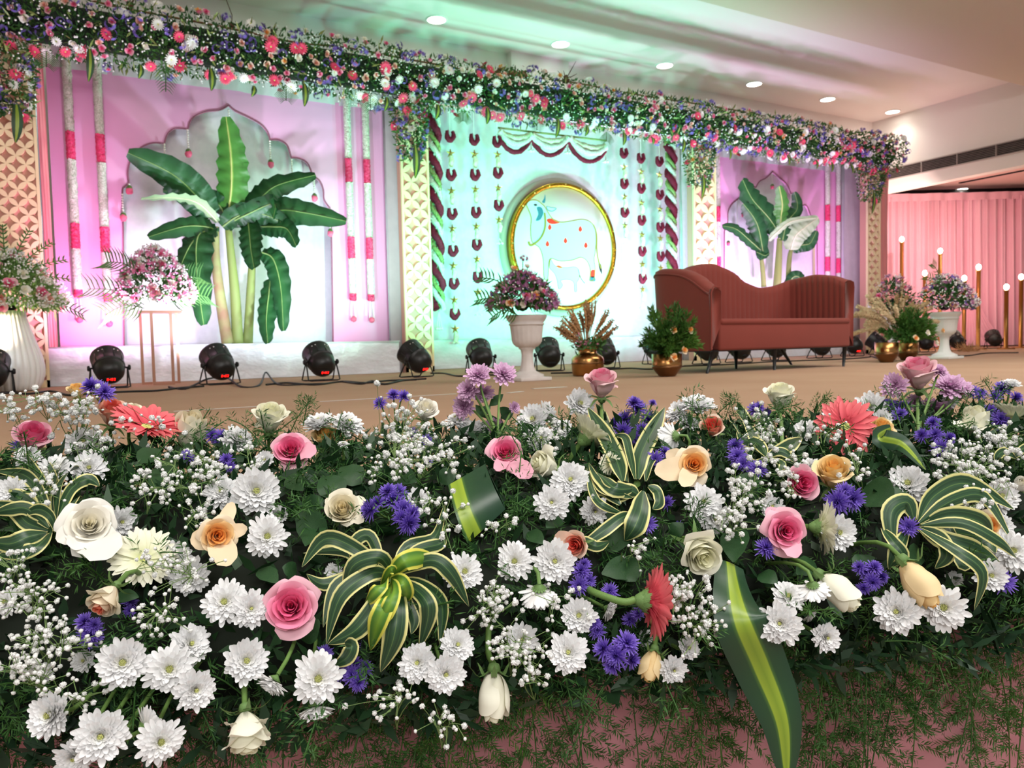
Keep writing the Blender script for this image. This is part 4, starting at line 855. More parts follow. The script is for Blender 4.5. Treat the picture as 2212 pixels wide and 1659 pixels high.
# brass bowls with fern bouquets
def brass_bowl(p, r, label, h=.17):
    t = emp('brass_bowl', p); tag(t, label, 'bowl', 'brass bowls of greenery')
    g = G(); lathe(g, [(r*.5, 0), (r*.55, .002), (r*.56, .004), (r*.98, h*.38), (r, h*.4), (r, h*.42), (r, h*.5)], 40); obg('base', g, M_BRASSD, t)
    g = G(); lathe(g, [(r, h*.5), (r*1.0, h), (r*.94, h), (r*.9, h*.55)], 40, cap=False); obg('band', g, M_BRASS, t)
def fern_bouquet(c, rx, rz, label, fl, nfr=70):
    t = emp('fern_bouquet', c); tag(t, label, 'bouquet', 'fern bouquets in brass bowls'); g = G()
    for i in range(nfr):
        a = nr.uniform(-1.35, 1.35); b = nr.uniform(-.9, .5); d = nrm([sin(a)*rx/rz*1.0, b, cos(a)+.1]); L = nr.uniform(.55, 1.0)*(rz if abs(a) < .5 else (rz+rx)/2*.9)
        P = [A3([d[0]*.03, d[1]*.03, 0]), d*L*.6, d*L+A3([0, 0, -.12*L*abs(a)])]; P = spline(P, 5); tube(g, P, .002, 3); needles(g, P, .045, 7, .8, w=.0011); needles(g, P[4:], .06, 4, .5, w=.0011)
    o = obg('fern_leaves', g, M_FERN, t); o['kind'] = 'stuff'
    for k, x, z in fl: ob(PN[k], SM[k], t, frame((x, -rx*.62, z), (x*2, -1, .3), x*9, .034))
    return t
pf = PZ(1441, 813, 0); brass_bowl(pf, .112, 'brass bowl with dark base and fern bouquet before the sofa arm')
fern_bouquet(A3([pf[0], pf[1], .15]), .26, .4, 'feathery green fern bouquet with apricot roses before the sofa arm', [('yellow', -.06, .2), ('yellow', .1, .2), ('yellow', -.06, .0), ('yellow', .04, .05), ('yellow', .14, .12)])
pg = PZ(1915, 783, 0); brass_bowl(pg, .11, 'wide brass bowl with fern and pampas past the sofa', .2)
pg2 = PZ(1960, 778, 0); brass_bowl(pg2, .11, 'second brass bowl tucked beside the clean white urn', .19)
t = fern_bouquet(A3([(pg[0]+pg2[0])/2, pg[1], .19]), .4, .36, 'wide feathery fern bouquet with cream roses in the two brass bowls', [('yellow', -.25, .05), ('cream', -.05, .1), ('yellow', .2, .12), ('cream', .1, .0)], 90)
t = emp('pampas_bundle', ((pg[0]+pg2[0])/2-.05, pg[1]+.1, .3)); tag(t, 'pale pampas plumes rising behind the wide fern bouquet', 'dried flowers', None)
for i in range(30):
    a = rnd.uniform(-1.5, 1.3); L = rnd.uniform(.35, .55); d = nrm([sin(a), rnd.uniform(-.4, .3), cos(a)+.1]); P = spline([(0, 0, -.05), d*L*.5, d*L+A3([.1*sin(a), 0, -.08*abs(a)])], 4); g = G(); tube(g, P, .004, 5); tuft_shell(g, P[3:], .005, .012, L=.022); obg('plume', g, M_DRYP, t)
pbk = PZ(1930, 742, 0)
t = bouquet('flower_bouquet', 'small pale pink and lilac bouquet standing behind the pampas plumes', PD(1930, 655, 10.6), .34, .34, [('mauve', 14, .05), ('whitepom', 10, .05), ('rose', 8, .05)], 700, M_GG, down=.6, up=1.2, dots=200)
bc = t.location; g = G(); lathe(g, [(.14, 0), (.15, .02), (.07, .08), (.05, .3), (.07, max(.35, bc[2]-.35)), (.16, max(.4, bc[2]-.12))], 24, cap=False); o = obg('pedestal_urn', g, M_URN2); o.location = (bc[0], bc[1], 0); tag(o, 'white urn hidden behind the fern bouquet and pampas', 'urn')

# ------------------------------------------------------------------ sofa
M_SOFA = mat('terracotta_velvet', '84392f', .85, sheen=.1, noise=(3, .4, '78342b'), bump=(300, .15, .002)); M_LEG = mat('black_tapered_leg', '191b1e', .4)
SX0, SX1, SY0, SY1 = 4.37, 6.14, 4.55, 5.36
sf = emp('sofa', (SX0, SY0, 0)); tag(sf, 'terracotta velvet sofa with wavy channelled back and thin black legs', 'sofa'); SO = A3([SX0, SY0, 0]); W_, D_ = SX1-SX0, SY1-SY0
def sofa_path(off):
    """plan centreline from near arm front, round the back, to far arm front"""
    o_ = off; pts = [(0+o_, .0), (0+o_, D_*.4), (0+o_, D_-.22), (.07+o_, D_-.08-o_*.4), (.2+o_*.5, D_-o_), (W_*.35, D_-o_), (W_*.6, D_-o_), (W_-.3, D_-o_), (W_-.1-o_*.3, D_-.1-o_*.5), (W_-o_, D_-.28), (W_-o_, D_*.35), (W_-o_, .04)]
    P = A3([(x, y, 0) for x, y in pts]); return spline(P, 14)
N0 = len(sofa_path(0))
def sofa_h(x, y, f):
    pts = [(0, .66), (.02, .71), (.05, .775), (.09, .835), (.14, .87), (.2, .885), (.27, .865), (.33, .88), (.40, .95), (.45, .97), (.52, .92), (.60, .80), (.66, .755), (.72, .77), (.80, .84), (.88, .86), (.95, .83), (1, .77)]
    for (a, ha), (b, hb) in zip(pts, pts[1:]):
        if a <= f <= b: u = (f-a)/(b-a); u = u*u*(3-2*u); return ha+(hb-ha)*u
    return .8
def arc_f(P):
    P = A3(P); s = np.concatenate([[0], np.cumsum(np.linalg.norm(np.diff(P, axis=0), axis=1))]); return s/s[-1], s[-1]
fo, tot = arc_f(sofa_path(0)); N = 420
def resamp(P, n):
    f, _ = arc_f(P); P = A3(P); q = np.linspace(0, 1, n); return np.stack([np.interp(q, f, P[:, k]) for k in range(3)], 1)
out, inn = resamp(sofa_path(0), N), resamp(sofa_path(.11), N)
zb = .18; HS = np.array([sofa_h(0, 0, i/(N-1)) for i in range(N)]); HS = np.convolve(np.pad(HS, 10, 'edge'), np.ones(21)/21, 'valid'); V = []; rows = 0
for i in range(N):
    f = i/(N-1); H = HS[i]; o_, n_ = out[i], inn[i]; d = nrm(n_-o_+1e-9); rib = .012*abs(sin(f*pi*46))**.7
    flare = .05*max(0, 1-abs(f-.0)/.1)+.05*max(0, 1-abs(f-1)/.12)
    prof = [(o_, zb), (o_-d*.005, zb+.3), (o_-d*.02, H-.06), (o_-d*.012, H-.015), (o_+d*.03, H), (n_-d*.03, H-.002), (n_+d*(rib*.6), H-.02), (n_+d*rib, H-.08), (n_+d*rib, .5), (n_+d*rib, .40)]
    for p, z in prof: V.append((p[0], p[1], z))
k = len(prof); g = G(); F = gridF(N, k)+[tuple(range(k))[::-1], tuple(range((N-1)*k, N*k))]; g.add(V, F); obg('channelled_back', g, M_SOFA, sf)
g = G(); P = [(p[0]-.004*0, p[1], HS[i]-.045) for i, p in enumerate(out)]; P = [A3(P[i])-nrm(inn[i]-out[i])*.022 for i in range(0, N, 6)]; tube(g, P, .008, 6); obg('piping', g, M_SOFA, sf)
g = G(); P = [out[0]*[1, 1, 0]+A3([.0, -.004, z]) for z in (.19, .35, .5, .64)]+[A3([.03, -.004, .69]), A3([.09, -.004, .68])]; tube(g, P, .008, 6); obg('arm_piping', g, M_SOFA, sf)
g = G(); box(g, (.09, .0, .18), (W_-.09, D_-.1, .40), bev=.02); obg('seat_base', g, M_SOFA, sf)
g = G(); box(g, (.10, -.012, .385), (W_-.10, D_-.1, .435), bev=.022); obg('seat_cushion', g, M_SOFA, sf)
g = G(); box(g, (.01, .02, .172), (W_-.01, D_-.02, .182)); obg('under_frame', g, M_LEG, sf, smooth=False)
for (x, y) in ((1505, 809), (1691, 799), (1832, 791), (1590, 796), (1734, 786)):
    f = PZ(x, y+1, 0)-SO; f[0] = min(max(f[0], -.02), W_+.03); f[1] = min(max(f[1], .03), D_-.05); tp = A3([min(max(f[0], .05), W_-.08), f[1], .175]); 
    if f[0] > W_-.2: tp[0] = W_-.13
    g = G(); tube(g, [f*[1, 1, 0]+A3([0, 0, .0]), tp], [.011, .02], 10); obg('leg', g, M_LEG, sf)

# ------------------------------------------------------------------ stage PAR lamps
M_CAN = mat('black_lamp_shell', '141517', .42, spec=.5); M_CANG = mat('black_rubber', '1c1d1f', .6); M_LED = mat('red_led_digit', 'ff1410', emit=6); M_SCR = mat('steel_screw', 'cfd2d6', .2, metal=1)
def make_can():
    t = emp('stage_lamp'); B = emp('lamp_body'); B.parent = t; bpy.data.objects.remove(B)
    # shell axis local +Y = beam, tilted by parts' matrix below
    tl = T(0, 0, .17) @ RX(.62)           # beam points up and back
    AX = np.eye(4); AX[:3, :3] = A3([[1, 0, 0], [0, 0, 1], [0, -1, 0]])      # lathe z -> y
    g = G(); lathe(g, [(.06, -.125), (.085, -.11), (.108, -.07), (.116, -.03), (.118, .0), (.122, .002), (.122, .01), (.118, .012), (.122, .06), (.126, .12), (.13, .135), (.13, .15), (.118, .15), (.112, .12), (.02, .11)], 40, cap=True)
    for i in range(10): a = i*2*pi/10; V = g.V; M = RZ(a); h = G(); box(h, (.116, -.004, .015), (.125, .004, .13)); g.merge(h, M)
    obg('shell', g, M_CAN, t, tl @ AX)
    g = G(); lathe(g, [(.001, .112), (.105, .112), (.105, .116)], 32); obg('lens', g, mat('lamp_lens', 'e8f4ff', emit=3), t, tl @ AX)
    g = G()
    for s in (-1, 1):
        for a in (.35, .6): ico(g, (s*.127*sin(a), .1, .127*cos(a)), .007, sub=1)
    obg('screw', g, M_SCR, t, tl)
    g = G(); box(g, (-.045, -.1285, -.02), (.045, -.12, .012)); dp_ = obg('display_panel', g, M_CANG, t, tl @ T(0, -.004, -.012))
    g = G()
    for k, seg in enumerate(('10111', '01001', '11110', '10101')):
        x0 = -.03+k*.017
        for j, (a, b, c, d) in enumerate(((0, 0, .009, .002), (0, .009, .009, .011), (0, .018, .009, .02), (-.001, .001, .001, .019), (.008, .001, .010, .019))):
            if seg[j] == '1': box(g, (x0+a, -.132, -.018+b), (x0+c, -.129, -.018+d))
    obg('red_display', g, M_LED, dp_)
    for s in (-1, 1):
        g = G(); lathe(g, [(.008, 0), (.008, .02), (.022, .022), (.024, .032), (.018, .04)], 14); obg('knob', g, M_CANG, t, T(s*.122, 0, .17) @ frame((0, 0, 0), (s, 0, 0)))
        for e, nm in ((.1, 'yoke'), (-.07, 'yoke')):
            g = G(); P = [(s*.138, 0, .17), (s*.142, e*.55, .09), (s*.145, e, .012), (s*.12, e*1.02, .006), (0, e*1.02, .006)]; tube(g, P, .0065, 6); obg(nm, g, M_CANG, t)
    return t
can0 = make_can(); used = False
CANS = [((-18, 846), 6.6, 'cut off by the picture edge beside the ribbed white vase', .0), ((238, 838), 6.75, 'between the ribbed vase and the rose gold stand', -.1), ((477, 833), 6.55, 'in front of the large banana plant', -.3), ((695, 824), 6.4, 'below the empty pink board side', -.1),
        ((903, 815), 6.3, 'in front of the middle lattice pillar', -.55), ((1040, 805), 6.55, 'beside the mauve urn on its pillar side', .3), ((1187, 803), 6.35, 'between the urn and the brass pot', .45), ((1308, 796), 6.4, 'behind the brass pot', .35), ((1418, 790), 6.9, 'behind the fern bowl before the sofa', .3),
        ((1528, 787), 6.3, 'under the sofa by its front near leg', 0), ((1598, 782), 6.4, 'under the sofa middle, second of five', 0), ((1675, 778), 6.5, 'under the sofa middle, third of five', .1), ((1772, 774), 6.6, 'under the sofa, fourth of five', .1), ((1843, 770), 6.8, 'under the far sofa arm', .1),
        ((1898, 768), 7.0, 'beside the far lattice pillar behind the fern bowl', -.4), ((1998, 763), 7.2, 'behind the clean white urn on its bowl side', .4), ((2066, 764), 7.2, 'behind the clean white urn on its curtain side', .6), ((2148, 758), 7.6, 'before the pink curtain among the candle stands', .9)]
BEAM = {1: ('ffb4ec', 95), 2: ('eeeaff', 110), 3: ('e0ecff', 105), 4: ('c8ffe0', 120), 5: ('60ffc0', 155), 6: ('4cf0e0', 155), 7: ('88ffb8', 135), 8: ('5cf8dc', 125), 9: ('88ffd8', 110), 10: ('f4b4ff', 105), 11: ('ecdcff', 130), 12: ('f8bcff', 130), 13: ('f4c8ff', 100), 16: ('ffb8b8', 90), 17: ('ffb8b8', 90), 0: ('ffe0c0', 30)}
cpos = []
for i, ((x, y), Yc, l, yaw) in enumerate(CANS):
    d = ray(x, y); p = CAM+d*(Yc/d[1]); p[2] = 0; o = can0 if i == 0 else cp(can0); o.location = p; o.rotation_euler = (0, 0, -.25-yaw if 0 else -yaw*.8); sc_ = .93
    o.scale = (sc_,)*3; tag(o, 'black round stage lamp '+l, 'stage lamp', 'black stage lamps on the floor'); cpos.append(p)
    if i > 4 and i != 13:
        for ch in o.children_recursive:
            if ch.name.startswith('red_display'): bpy.data.objects.remove(ch)
    if i in BEAM:
        c, e = BEAM[i]; a = -yaw*.8; bd = A3([-sin(a)*cos(.85), cos(a)*cos(.85), sin(.85)]) ; q = p+A3([0, 0, .19])+bd*.2
        light('lamp_beam', 'SPOT', q, e, hexc(c), bd, spot_size=2.25, spot_blend=.9, shadow_soft_size=.06)
# cables
def cable(pts, label, r=.008):
    P = [A3([*PZ(x, y, 0)[:2], r*.9]) if len(q) == 0 else A3([*PZ(x, y, 0)[:2], q[0]]) for x, y, *q in pts]; Yl = [min(p[1], 7.4) for p in P]
    g = G(); tube(g, spline(P, 6), r, 6); o = obg('cable', g, M_CANG); tag(o, label, 'cable', 'black cables between the stage lamps')
cable([(-30, 862), (20, 850), (60, 853), (110, 847), (150, 856), (200, 852), (280, 848), (340, 846), (390, 840), (440, 836)], 'black cable running from the cut off lamp to the banana plant lamp')
cable([(365, 838), (400, 842), (450, 832, .05), (490, 826, .04), (520, 837), (560, 834), (575, 818, .06), (600, 832), (660, 832), (700, 831)], 'looped black cable between the banana plant lamp and the next one')
cable([(575, 833), (620, 829), (680, 833), (740, 826), (790, 829), (840, 824), (900, 822)], 'black cable in front of the lamp below the empty pink board side')
cable([(740, 826), (780, 831), (805, 825), (830, 832), (870, 824), (920, 820)], 'twisted black cable with plug before the middle lattice pillar')
cable([(930, 808), (960, 808), (990, 814), (1040, 812), (1090, 812)], 'black cable from the middle pillar lamp to the urn lamp')
cable([(1190, 808), (1250, 806), (1310, 800), (1360, 797), (1400, 799), (1440, 796), (1480, 792)], 'black cable behind the brass pot and the fern bowl')
cable([(1480, 792), (1540, 790), (1600, 787), (1660, 783), (1740, 780), (1840, 776), (1880, 772)], 'black cable lying under the sofa')
cable([(1880, 770), (1900, 776), (1890, 766), (1940, 770), (2010, 766), (2080, 770), (2130, 764), (2200, 763)], 'tangled black cable behind the clean white urn')

# ------------------------------------------------------------------ curtain and candle stands in the alcove
M_CUR = mat('sheer_pink_curtain', 'f9c6d4', .8, transl=.12, sheen=.3, noise=(1.2, .35, 'f4b0c2'))
ca, cb = PD(1800, 600, 15.5), PD(2560, 600, 15.5); dn = nrm([*(cb-ca)[:2], 0]); L = np.linalg.norm((cb-ca)[:2]); pn = A3([-dn[1], dn[0], 0])
t = emp('pink_curtain', (ca[0], ca[1], 0)); tag(t, 'pale pink gathered curtain closing the alcove at the end of the stage', 'curtain')
def curt(nm, x0, x1, z0, z1, amp, f, off=0, nz=14, gather=0):
    g = G(); n = int((x1-x0)*70); V = []
    for i in range(n+1):
        for j in range(nz+1):
            x = x0+(x1-x0)*i/n; z = z0+(z1-z0)*j/nz; w_ = amp*(sin(x*f+1.3*sin(x*2.3)+.25*z)+.5*sin(x*f*2.37+z*.4)+.3*sin(x*f*.41)); w_ *= .55+.45*(1-j/nz)+.2; p = dn*x+pn*(w_+off); V.append((p[0], p[1], z))
    g.add(V, gridF(n+1, nz+1)); obg(nm, g, M_CUR, t)
curt('curtain_cloth', 0, L, .02, 3.0, .06, 36); curt('top_band', 0, L, 2.93, 3.08, .02, 12, -.06, 3)
# a swept fold near the floor
g = G(); V = []
x0 = np.dot(PD(2120, 600, 15.3)-ca, dn); n = 60
for i in range(n+1):
    for j in range(15):
        f = j/14; z = .03+1.15*(1-f)**1.1; x = x0-.1+(i/n)*(.12+.9*f**1.5)-.3*f; p = dn*x-pn*(.03+.09*f+.035*sin(i*1.1)*(.2+f)); V.append((p[0], p[1], z))
g.add(V, gridF(n+1, 15)); obg('swept_fold', g, M_CUR, t)
light('curtain_wash', 'SPOT', PD(1990, 440, 12.5)+A3([0, 0, -.1]), 170, hexc('ffdcd6'), pn*1-A3([0, 0, .15]), spot_size=2.4, spot_blend=1)
M_POLE = mat('gold_candle_pole', 'a8783f', .35, metal=.85); M_BULB = mat('glowing_candle_bulb', 'ffe8cc', emit=60)
cl = ['tallest gold candle stand nearest to the far lattice pillar', 'tall gold candle stand rising behind the lilac bouquet top', 'gold candle stand half hidden at the pampas side of the lilac bouquet', 'short gold candle stand between the urn bouquet and the next tall one', 'tall gold candle stand just past the clean white urn', 'short gold candle stand beside the lamp at the curtain', 'gold candle stand cut by the picture edge']
for i, ((x, y, D), l) in enumerate(zip(((1948, 517, 14.2), (2031, 542, 14.0), (1998, 590, 13.3), (2083, 601, 13.3), (2114, 577, 13.0), (2174, 620, 12.6), (2206, 598, 13.2)), cl)):
    p = PD(x, y, D); t = emp('candle_stand', (p[0], p[1], 0)); tag(t, l, 'candle stand', 'gold candle stands before the pink curtain'); h = p[2]
    g = G(); tube(g, [(0, 0, .02), (0, 0, h-.06)], .033, 14); obg('pole', g, M_POLE, t)
    g = G(); lathe(g, [(.13, 0), (.13, .012), (.04, .02), (.03, .03)], 24); obg('base', g, M_POLE, t)
    g = G(); lathe(g, [(.034, h-.08), (.045, h-.06), (.02, h-.05)], 16); obg('cup', g, M_POLE, t)
    g = G(); ico(g, (0, 0, h), .038, sub=2, sq=(1, 1, 1.25)); obg('bulb', g, M_BULB, t)
    light('candle_glow', 'POINT', (p[0], p[1]-.0, h+.02), 10, (1, .82, .7), shadow_soft_size=.045)
g = G(); leaf_cloud(g, 160, lambda: (A3([nr.uniform(-.2, .2), nr.uniform(-.1, .1), .01]), A3([.3*nr.normal(), 0, .5])), .16, .006); o = obg('dry_grass_heap', g, M_DRY); o.location = PZ(2090, 750, 0)*[1, 1, 0]; o.location = A3([*PD(2092, 748, 11.5)[:2], 0]); tag(o, 'little heap of dry grass on the floor behind the clean white urn', 'grass', kind='stuff')
# tape strips on the carpet
M_TAPE = mat('white_tape', 'd8cfc6', .5)
for a, b, wd, l in (((1150, 840), (1222, 836), .02, 'bright white tape strip on the carpet before the urn'), ((1098, 849), (1128, 846), .015, 'short white tape strip behind the mauve chrysanthemums'), ((690, 868), (985, 851), .008, 'long thin seam tape crossing the carpet behind the white flowers'), ((375, 889), (560, 878), .008, 'thin seam tape on the carpet behind the coral gerbera')):
    p, q = PZ(*a, .001), PZ(*b, .001); d = nrm(q-p); s = A3([-d[1], d[0], 0])*wd; g = G(); V = [p-s, q-s, q+s, p+s]; V = V+[v+A3([0, 0, .002]) for v in V]
    g.add(V, [(4, 5, 6, 7), (0, 1, 5, 4), (1, 2, 6, 5), (2, 3, 7, 6), (3, 0, 4, 7)]); o = obg('tape_strip', g, M_TAPE, smooth=False); tag(o, l, 'tape', 'tape strips on the carpet')

# ================================================================== THE FLOWER BANK ALONG THE STAGE EDGE
K_ = 1.1; EY, EZ, EA, EB = 1.12*K_, .27-.42*K_, .40*K_, .29*K_          # cross-section of the bank: an ellipse in (Y, Z), swept along X
def P(px, py, off=.0):
    d = ray(px, py); d1 = d @ E2; a = (d1/EA)**2+(d[2]/EB)**2; c_ = A3([0-EY, CAM[2]-EZ]); b = 2*(d1*c_[0]/EA**2+d[2]*c_[1]/EB**2); c = (c_[0]/EA)**2+(c_[1]/EB)**2-1
    disc = b*b-4*a*c; t = (-b-math.sqrt(disc))/(2*a) if disc > 0 else -b/(2*a)
    return CAM+d*(t-off)
def PB(x, y, Y): d = ray(x, y); return CAM+d*(Y/(d @ E2))
def BW(v): v = A3(v); return v[..., [0]]*E1+v[..., [1]]*E2+v[..., [2]]*A3([0, 0, 1.])
def pxs(n, p): return n/FPX*depth(p)
def face(fx, fy, p, fz=1.): q = -nrm(p-CAM); return nrm(q*fz+CR*fx+CU*fy)

# stage front cloth
M_SKIRT = mat('dusty_pink_skirting', 'cf8f97', .75, noise=(1.5, .4, 'c57f88'), sheen=.2)
RB = Matrix.Rotation(-BPH, 4, 'Z')
t = emp('stage_skirt'); t.matrix_world = RB; tag(t, 'dusty pink pleated cloth skirt on the stage front', 'stage skirt')
g = G(); V = []; n = 700
for i in range(n+1):
    for j in range(9):
        x = -2.2+5.6*i/n; z = -.01-.78*j/8; f = j/8; V.append((x, SE-.012-.02*(abs(sin(x*14+.6*sin(x*5)))**.6)*(.3+.7*f)-.01*sin(x*37+2), z))
g.add(V, gridF(n+1, 9)); obg('pleated_cloth', g, M_SKIRT, t)
g = G(); V = []
for i in range(n+1):
    for j in range(5): x = -2.2+5.6*i/n; V.append((x, SE-.045-.004*sin(x*11)-.003*sin(x*31), -.14*j/4))
g.add(V, gridF(n+1, 5)); tube(g, [(x, SE-.046-.004*sin(x*11), -.14) for x in np.linspace(-2.2, 3.4, 60)], .003, 5); obg('top_band', g, M_SKIRT, t)
g = G(); V = []; n = 60; prof = [(1.52, .001), (1.45, .035), (1.25, .05), (1.05, .045), (.95, .03), (.89, -.01), (.872, -.05), (.87, -.09), (.882, -.12), (.915, -.125), (.915, -.02), (.98, .001)]
for i in range(n+1):
    for (y, z) in prof: V.append((-1.2+3.9*i/n, y+.01*sin(i*1.7+y*9), z+(.006*sin(i*2.3) if z > .01 else 0)))
g.add(V, gridF(n+1, len(prof), False, True)); o = obg('planting_trough', g, mat('dark_moss_core')); o.matrix_world = RB; tag(o, 'dark green floral foam trough under the flower bank', 'trough')
def bank(k=1., lo=-2.75, hi=.9):
    x = nr.uniform(-1.0, 2.5); a = lo+(hi-lo)*nr.random()**1.35
    return BW([x, EY+EA*k*sin(a)*1., EZ+EB*k*cos(a)]), BW([0, sin(a)*EB, cos(a)*EA])
def bank2(k0=.55, k1=.9): return bank(nr.uniform(k0, k1), -1.38, .4)
g = G(); leaf_cloud(g, 22000, lambda: bank2(.84, .99), .036, .0055, jit=.9); o = obg('green_leaf_mass', g, mat('deep_green_leaf_mass', '1c3822', .5, noise=(6, .7, '2b4f2a'), transl=.1)); tag(o, 'dense mass of dark green leaves filling the flower bank', 'foliage', kind='stuff')
# feathery asparagus fern: in the bank, and hanging over the cloth
g = G()
for i in range(900):
    p, nn = bank(nr.uniform(.84, .97), -1.38, .3); e = nrm(nn+nr.normal(size=3)*.7); L = nr.uniform(.06, .13); fern_frond(g, [p, p+e*L*.5, p+e*L+A3([0, 0, -.02])], bl=.03, nl=.012, gap=.009, per=3, node=.005)
o = obg('asparagus_fern_mass', g, M_FERND); tag(o, 'fine dark asparagus fern threaded between the bank flowers', 'fern', kind='stuff')
g = G(); g2 = G()
for i in range(80):
    px = nr.uniform(-60, 2300); f = px/2212
    if px < 950 and nr.random() < .25: continue
    y0 = np.interp(px, [0, 700, 1100, 1450, 1900, 2212], [1500, 1500, 1420, 1380, 1330, 1290])
    p = PB(px, y0-20, SE-.075+.03*nr.random()); L = nr.uniform(.1, .36)*(1 if px > 900 else .6); sx = nr.uniform(-.6, .6)*L*.7; oy = nr.uniform(.0, .04)
    q1 = p+A3([sx*.3, -oy*.6, -L*.2]); q2 = p+A3([sx*.7, -oy, -L*.6]); q3 = p+A3([sx, -oy*.8, -L])
    fern_frond(g if nr.random() < (.6 if px > 1700 else .8) else g2, [p, q1, q2, q3], bl=.06, nl=.0115, gap=.019, per=5, node=.0034)
o = obg('hanging_fern', g, M_FERND); tag(o, 'dark green asparagus fern hanging in front of the pink skirt', 'fern', kind='stuff')
o = obg('light_hanging_fern', g2, M_FERN); tag(o, 'lighter yellow green asparagus fern sprigs hanging on the pink skirt', 'fern', kind='stuff')
for (x, y, dx, dy, l) in ((655, 905, 12, -60, 'upright fern tip rising beside the tall white rose on the banana plant side'), (1585, 885, -10, -45, 'bushy fern tip behind the top striped dracaena leaves'), (1760, 880, 20, -35, 'fern tip behind the coral gerbera near the sofa'), (1495, 1130, 15, -60, 'fern sprig lying over the white chrysanthemums under the peach rose')):
    a = P(x, y+15, .03); b = P(x, y+15, .03)+CR*pxs(dx, a)-CU*pxs(dy, a); g = G(); pts = spline([a, (a+b)/2+CU*.004, b], 6); tube(g, pts, .0008, 4); 
    for k in range(2, len(pts)-1): 
        for s in (-1, 1): e = nrm(CR*s+CU*.7); needles(g, [pts[k], pts[k]+e*.006, pts[k]+e*.012], .009, 3)
    needles(g, pts, .011, 5); o = obg('fern_tip', g, M_FERND); tag(o, l, 'fern')

# ------------------------------------------------------------------ roses
RT = {}
def rose_meshes(kind, seed, col):
    k = (kind, seed, col)
    if k not in RT:
        h, pets, cal = rose_template(kind, seed); RT[k] = (h.mesh('rose_heart', ROSE[col]), [p.mesh('petal', ROSE[col]) for p in pets], cal.mesh('calyx', M_CALYX))
    return RT[k]
WID = {'open': 1.06, 'half': .84, 'bud': .6}
ROSES = []
def stem_to(t, Minv, p, f, base, r=.0028, down=.13, m=M_STEM, name='stem'):
    """curved stem from a bloom's base back into the bank; built in the bloom's own space"""
    q0 = p-f*base; q1 = q0-f*.03; pp = max(0, 1.08-float(p @ E2)); q2 = p+E2*(.05+pp*.6)+A3([0, 0, -down]); q2[2] = max(q2[2], -.07); g = G(); tube(g, bez(q0, q1-f*.02, q2, 7), [r]*7, 6)
    g.V[0] = (g.V[0] @ Minv[:3, :3].T)+Minv[:3, 3]; obg(name, g, m, t)
def rose(px, py, d, kind, col, fx, fy, label, fz=1., off=.03, roll=0., extra=(), stem=None, seed=None):
    p = P(px, py, off); r = pxs(d/2, p); f = face(fx, fy, p, fz); M = frame(p, f, roll, r/WID[kind], up=CU); t = emp('rose', M=M); tag(t, label, 'rose', 'roses in the flower bank')
    h, pets, cal = rose_meshes(kind, (len(ROSES) % 3 if seed is None else seed), col)
    ob('rose_heart', h, t)
    for m_ in pets: ob('petal', m_, t)
    ob('calyx', cal, t); Mi = np.linalg.inv(M)
    if stem:      # explicit stem polyline in picture pixels
        pts = [p-f*r/WID[kind]*1.05]+[P(x, y, 0.01) for x, y in stem]; g = G(); tube(g, spline(pts, 4), .0033, 8); g.V[0] = (g.V[0] @ Mi[:3, :3].T)+Mi[:3, 3]; obg('stem', g, M_STEM, t)
    else: stem_to(t, Mi, p, f, r/WID[kind]*1.05)
    for (tx, ty, wpx, lift) in extra:
        e = P(tx, ty, off)+f*0; a = p-f*r*.5; c = (a+e)/2+f*lift; g = G(); W = pxs(wpx/2, p); pts = bez(a, c, e-(f*.004), 9)
        ribbon(g, pts, [W*(.35+.75*sin(pi*min(1, .1+.8*i/8)))*(1 if i < 8 else .35) for i in range(9)], np.cross(nrm(e-a), f), f, fold=.12, ns=6, wave=.15); g.T = [np.full(g.n, .92)]
        g.V[0] = (g.V[0] @ Mi[:3, :3].T)+Mi[:3, 3]; obg('fallen_petal', g, ROSE[col], t)
    ROSES.append((px, py, t, Mi)); return t
rose(628, 1310, 138, 'open', 'pink', -.05, .12, 'largest open pink rose beside the yellow edged striped plant', off=.06, seed=0)
rose(193, 1133, 128, 'open', 'white', .05, .35, 'large open white rose with wide drooping petals over the tufted plant', off=.06, extra=((122, 1165, 44, .01), (235, 1205, 80, .0), (160, 1185, 50, .0)))
rose(470, 1157, 96, 'open', 'peach', .1, .05, 'open peach rose with pale ragged outer petals by the small white daisies', off=.055, extra=((505, 1085, 30, .01), (535, 1140, 30, .01), (495, 1222, 52, .0), (412, 1170, 44, .0)))
rose(628, 970, 98, 'open', 'pink', -.02, .55, 'pink rose with light rim standing in front of the yellow rose', off=.04, extra=((683, 975, 40, .01),))
rose(1092, 975, 88, 'open', 'pink', .0, .6, 'pink rose with hanging pale petals above the folded striped leaf', off=.05, extra=((1145, 1030, 44, .0), (1075, 1015, 28, .0)))
rose(1300, 822, 78, 'half', 'palepink', .0, 1.3, 'tall pale pink rose on its own stem in front of the brass pot', fz=.5, off=0, stem=((1299, 880), (1303, 950)), extra=((1335, 830, 24, .0), (1268, 808, 24, .0)))
rose(583, 897, 84, 'half', 'green', .05, 1.1, 'creamy white rose bud standing highest behind the pink rose and fern tip', fz=.5, off=0, extra=((628, 885, 28, .0), (548, 915, 26, .0)))
rose(412, 925, 74, 'bud', 'cream', .1, 1.0, 'cream rose bud against the coral gerbera with its brown spot', fz=.6, off=.02)
rose(243, 888, 72, 'half', 'coral', .1, 1.1, 'blush white rose behind the coral gerbera petals', fz=.5, off=0)
rose(165, 842, 44, 'half', 'yellow', -.2, 1., 'small yellow rose behind the topmost purple aster', fz=.5, off=-.02)
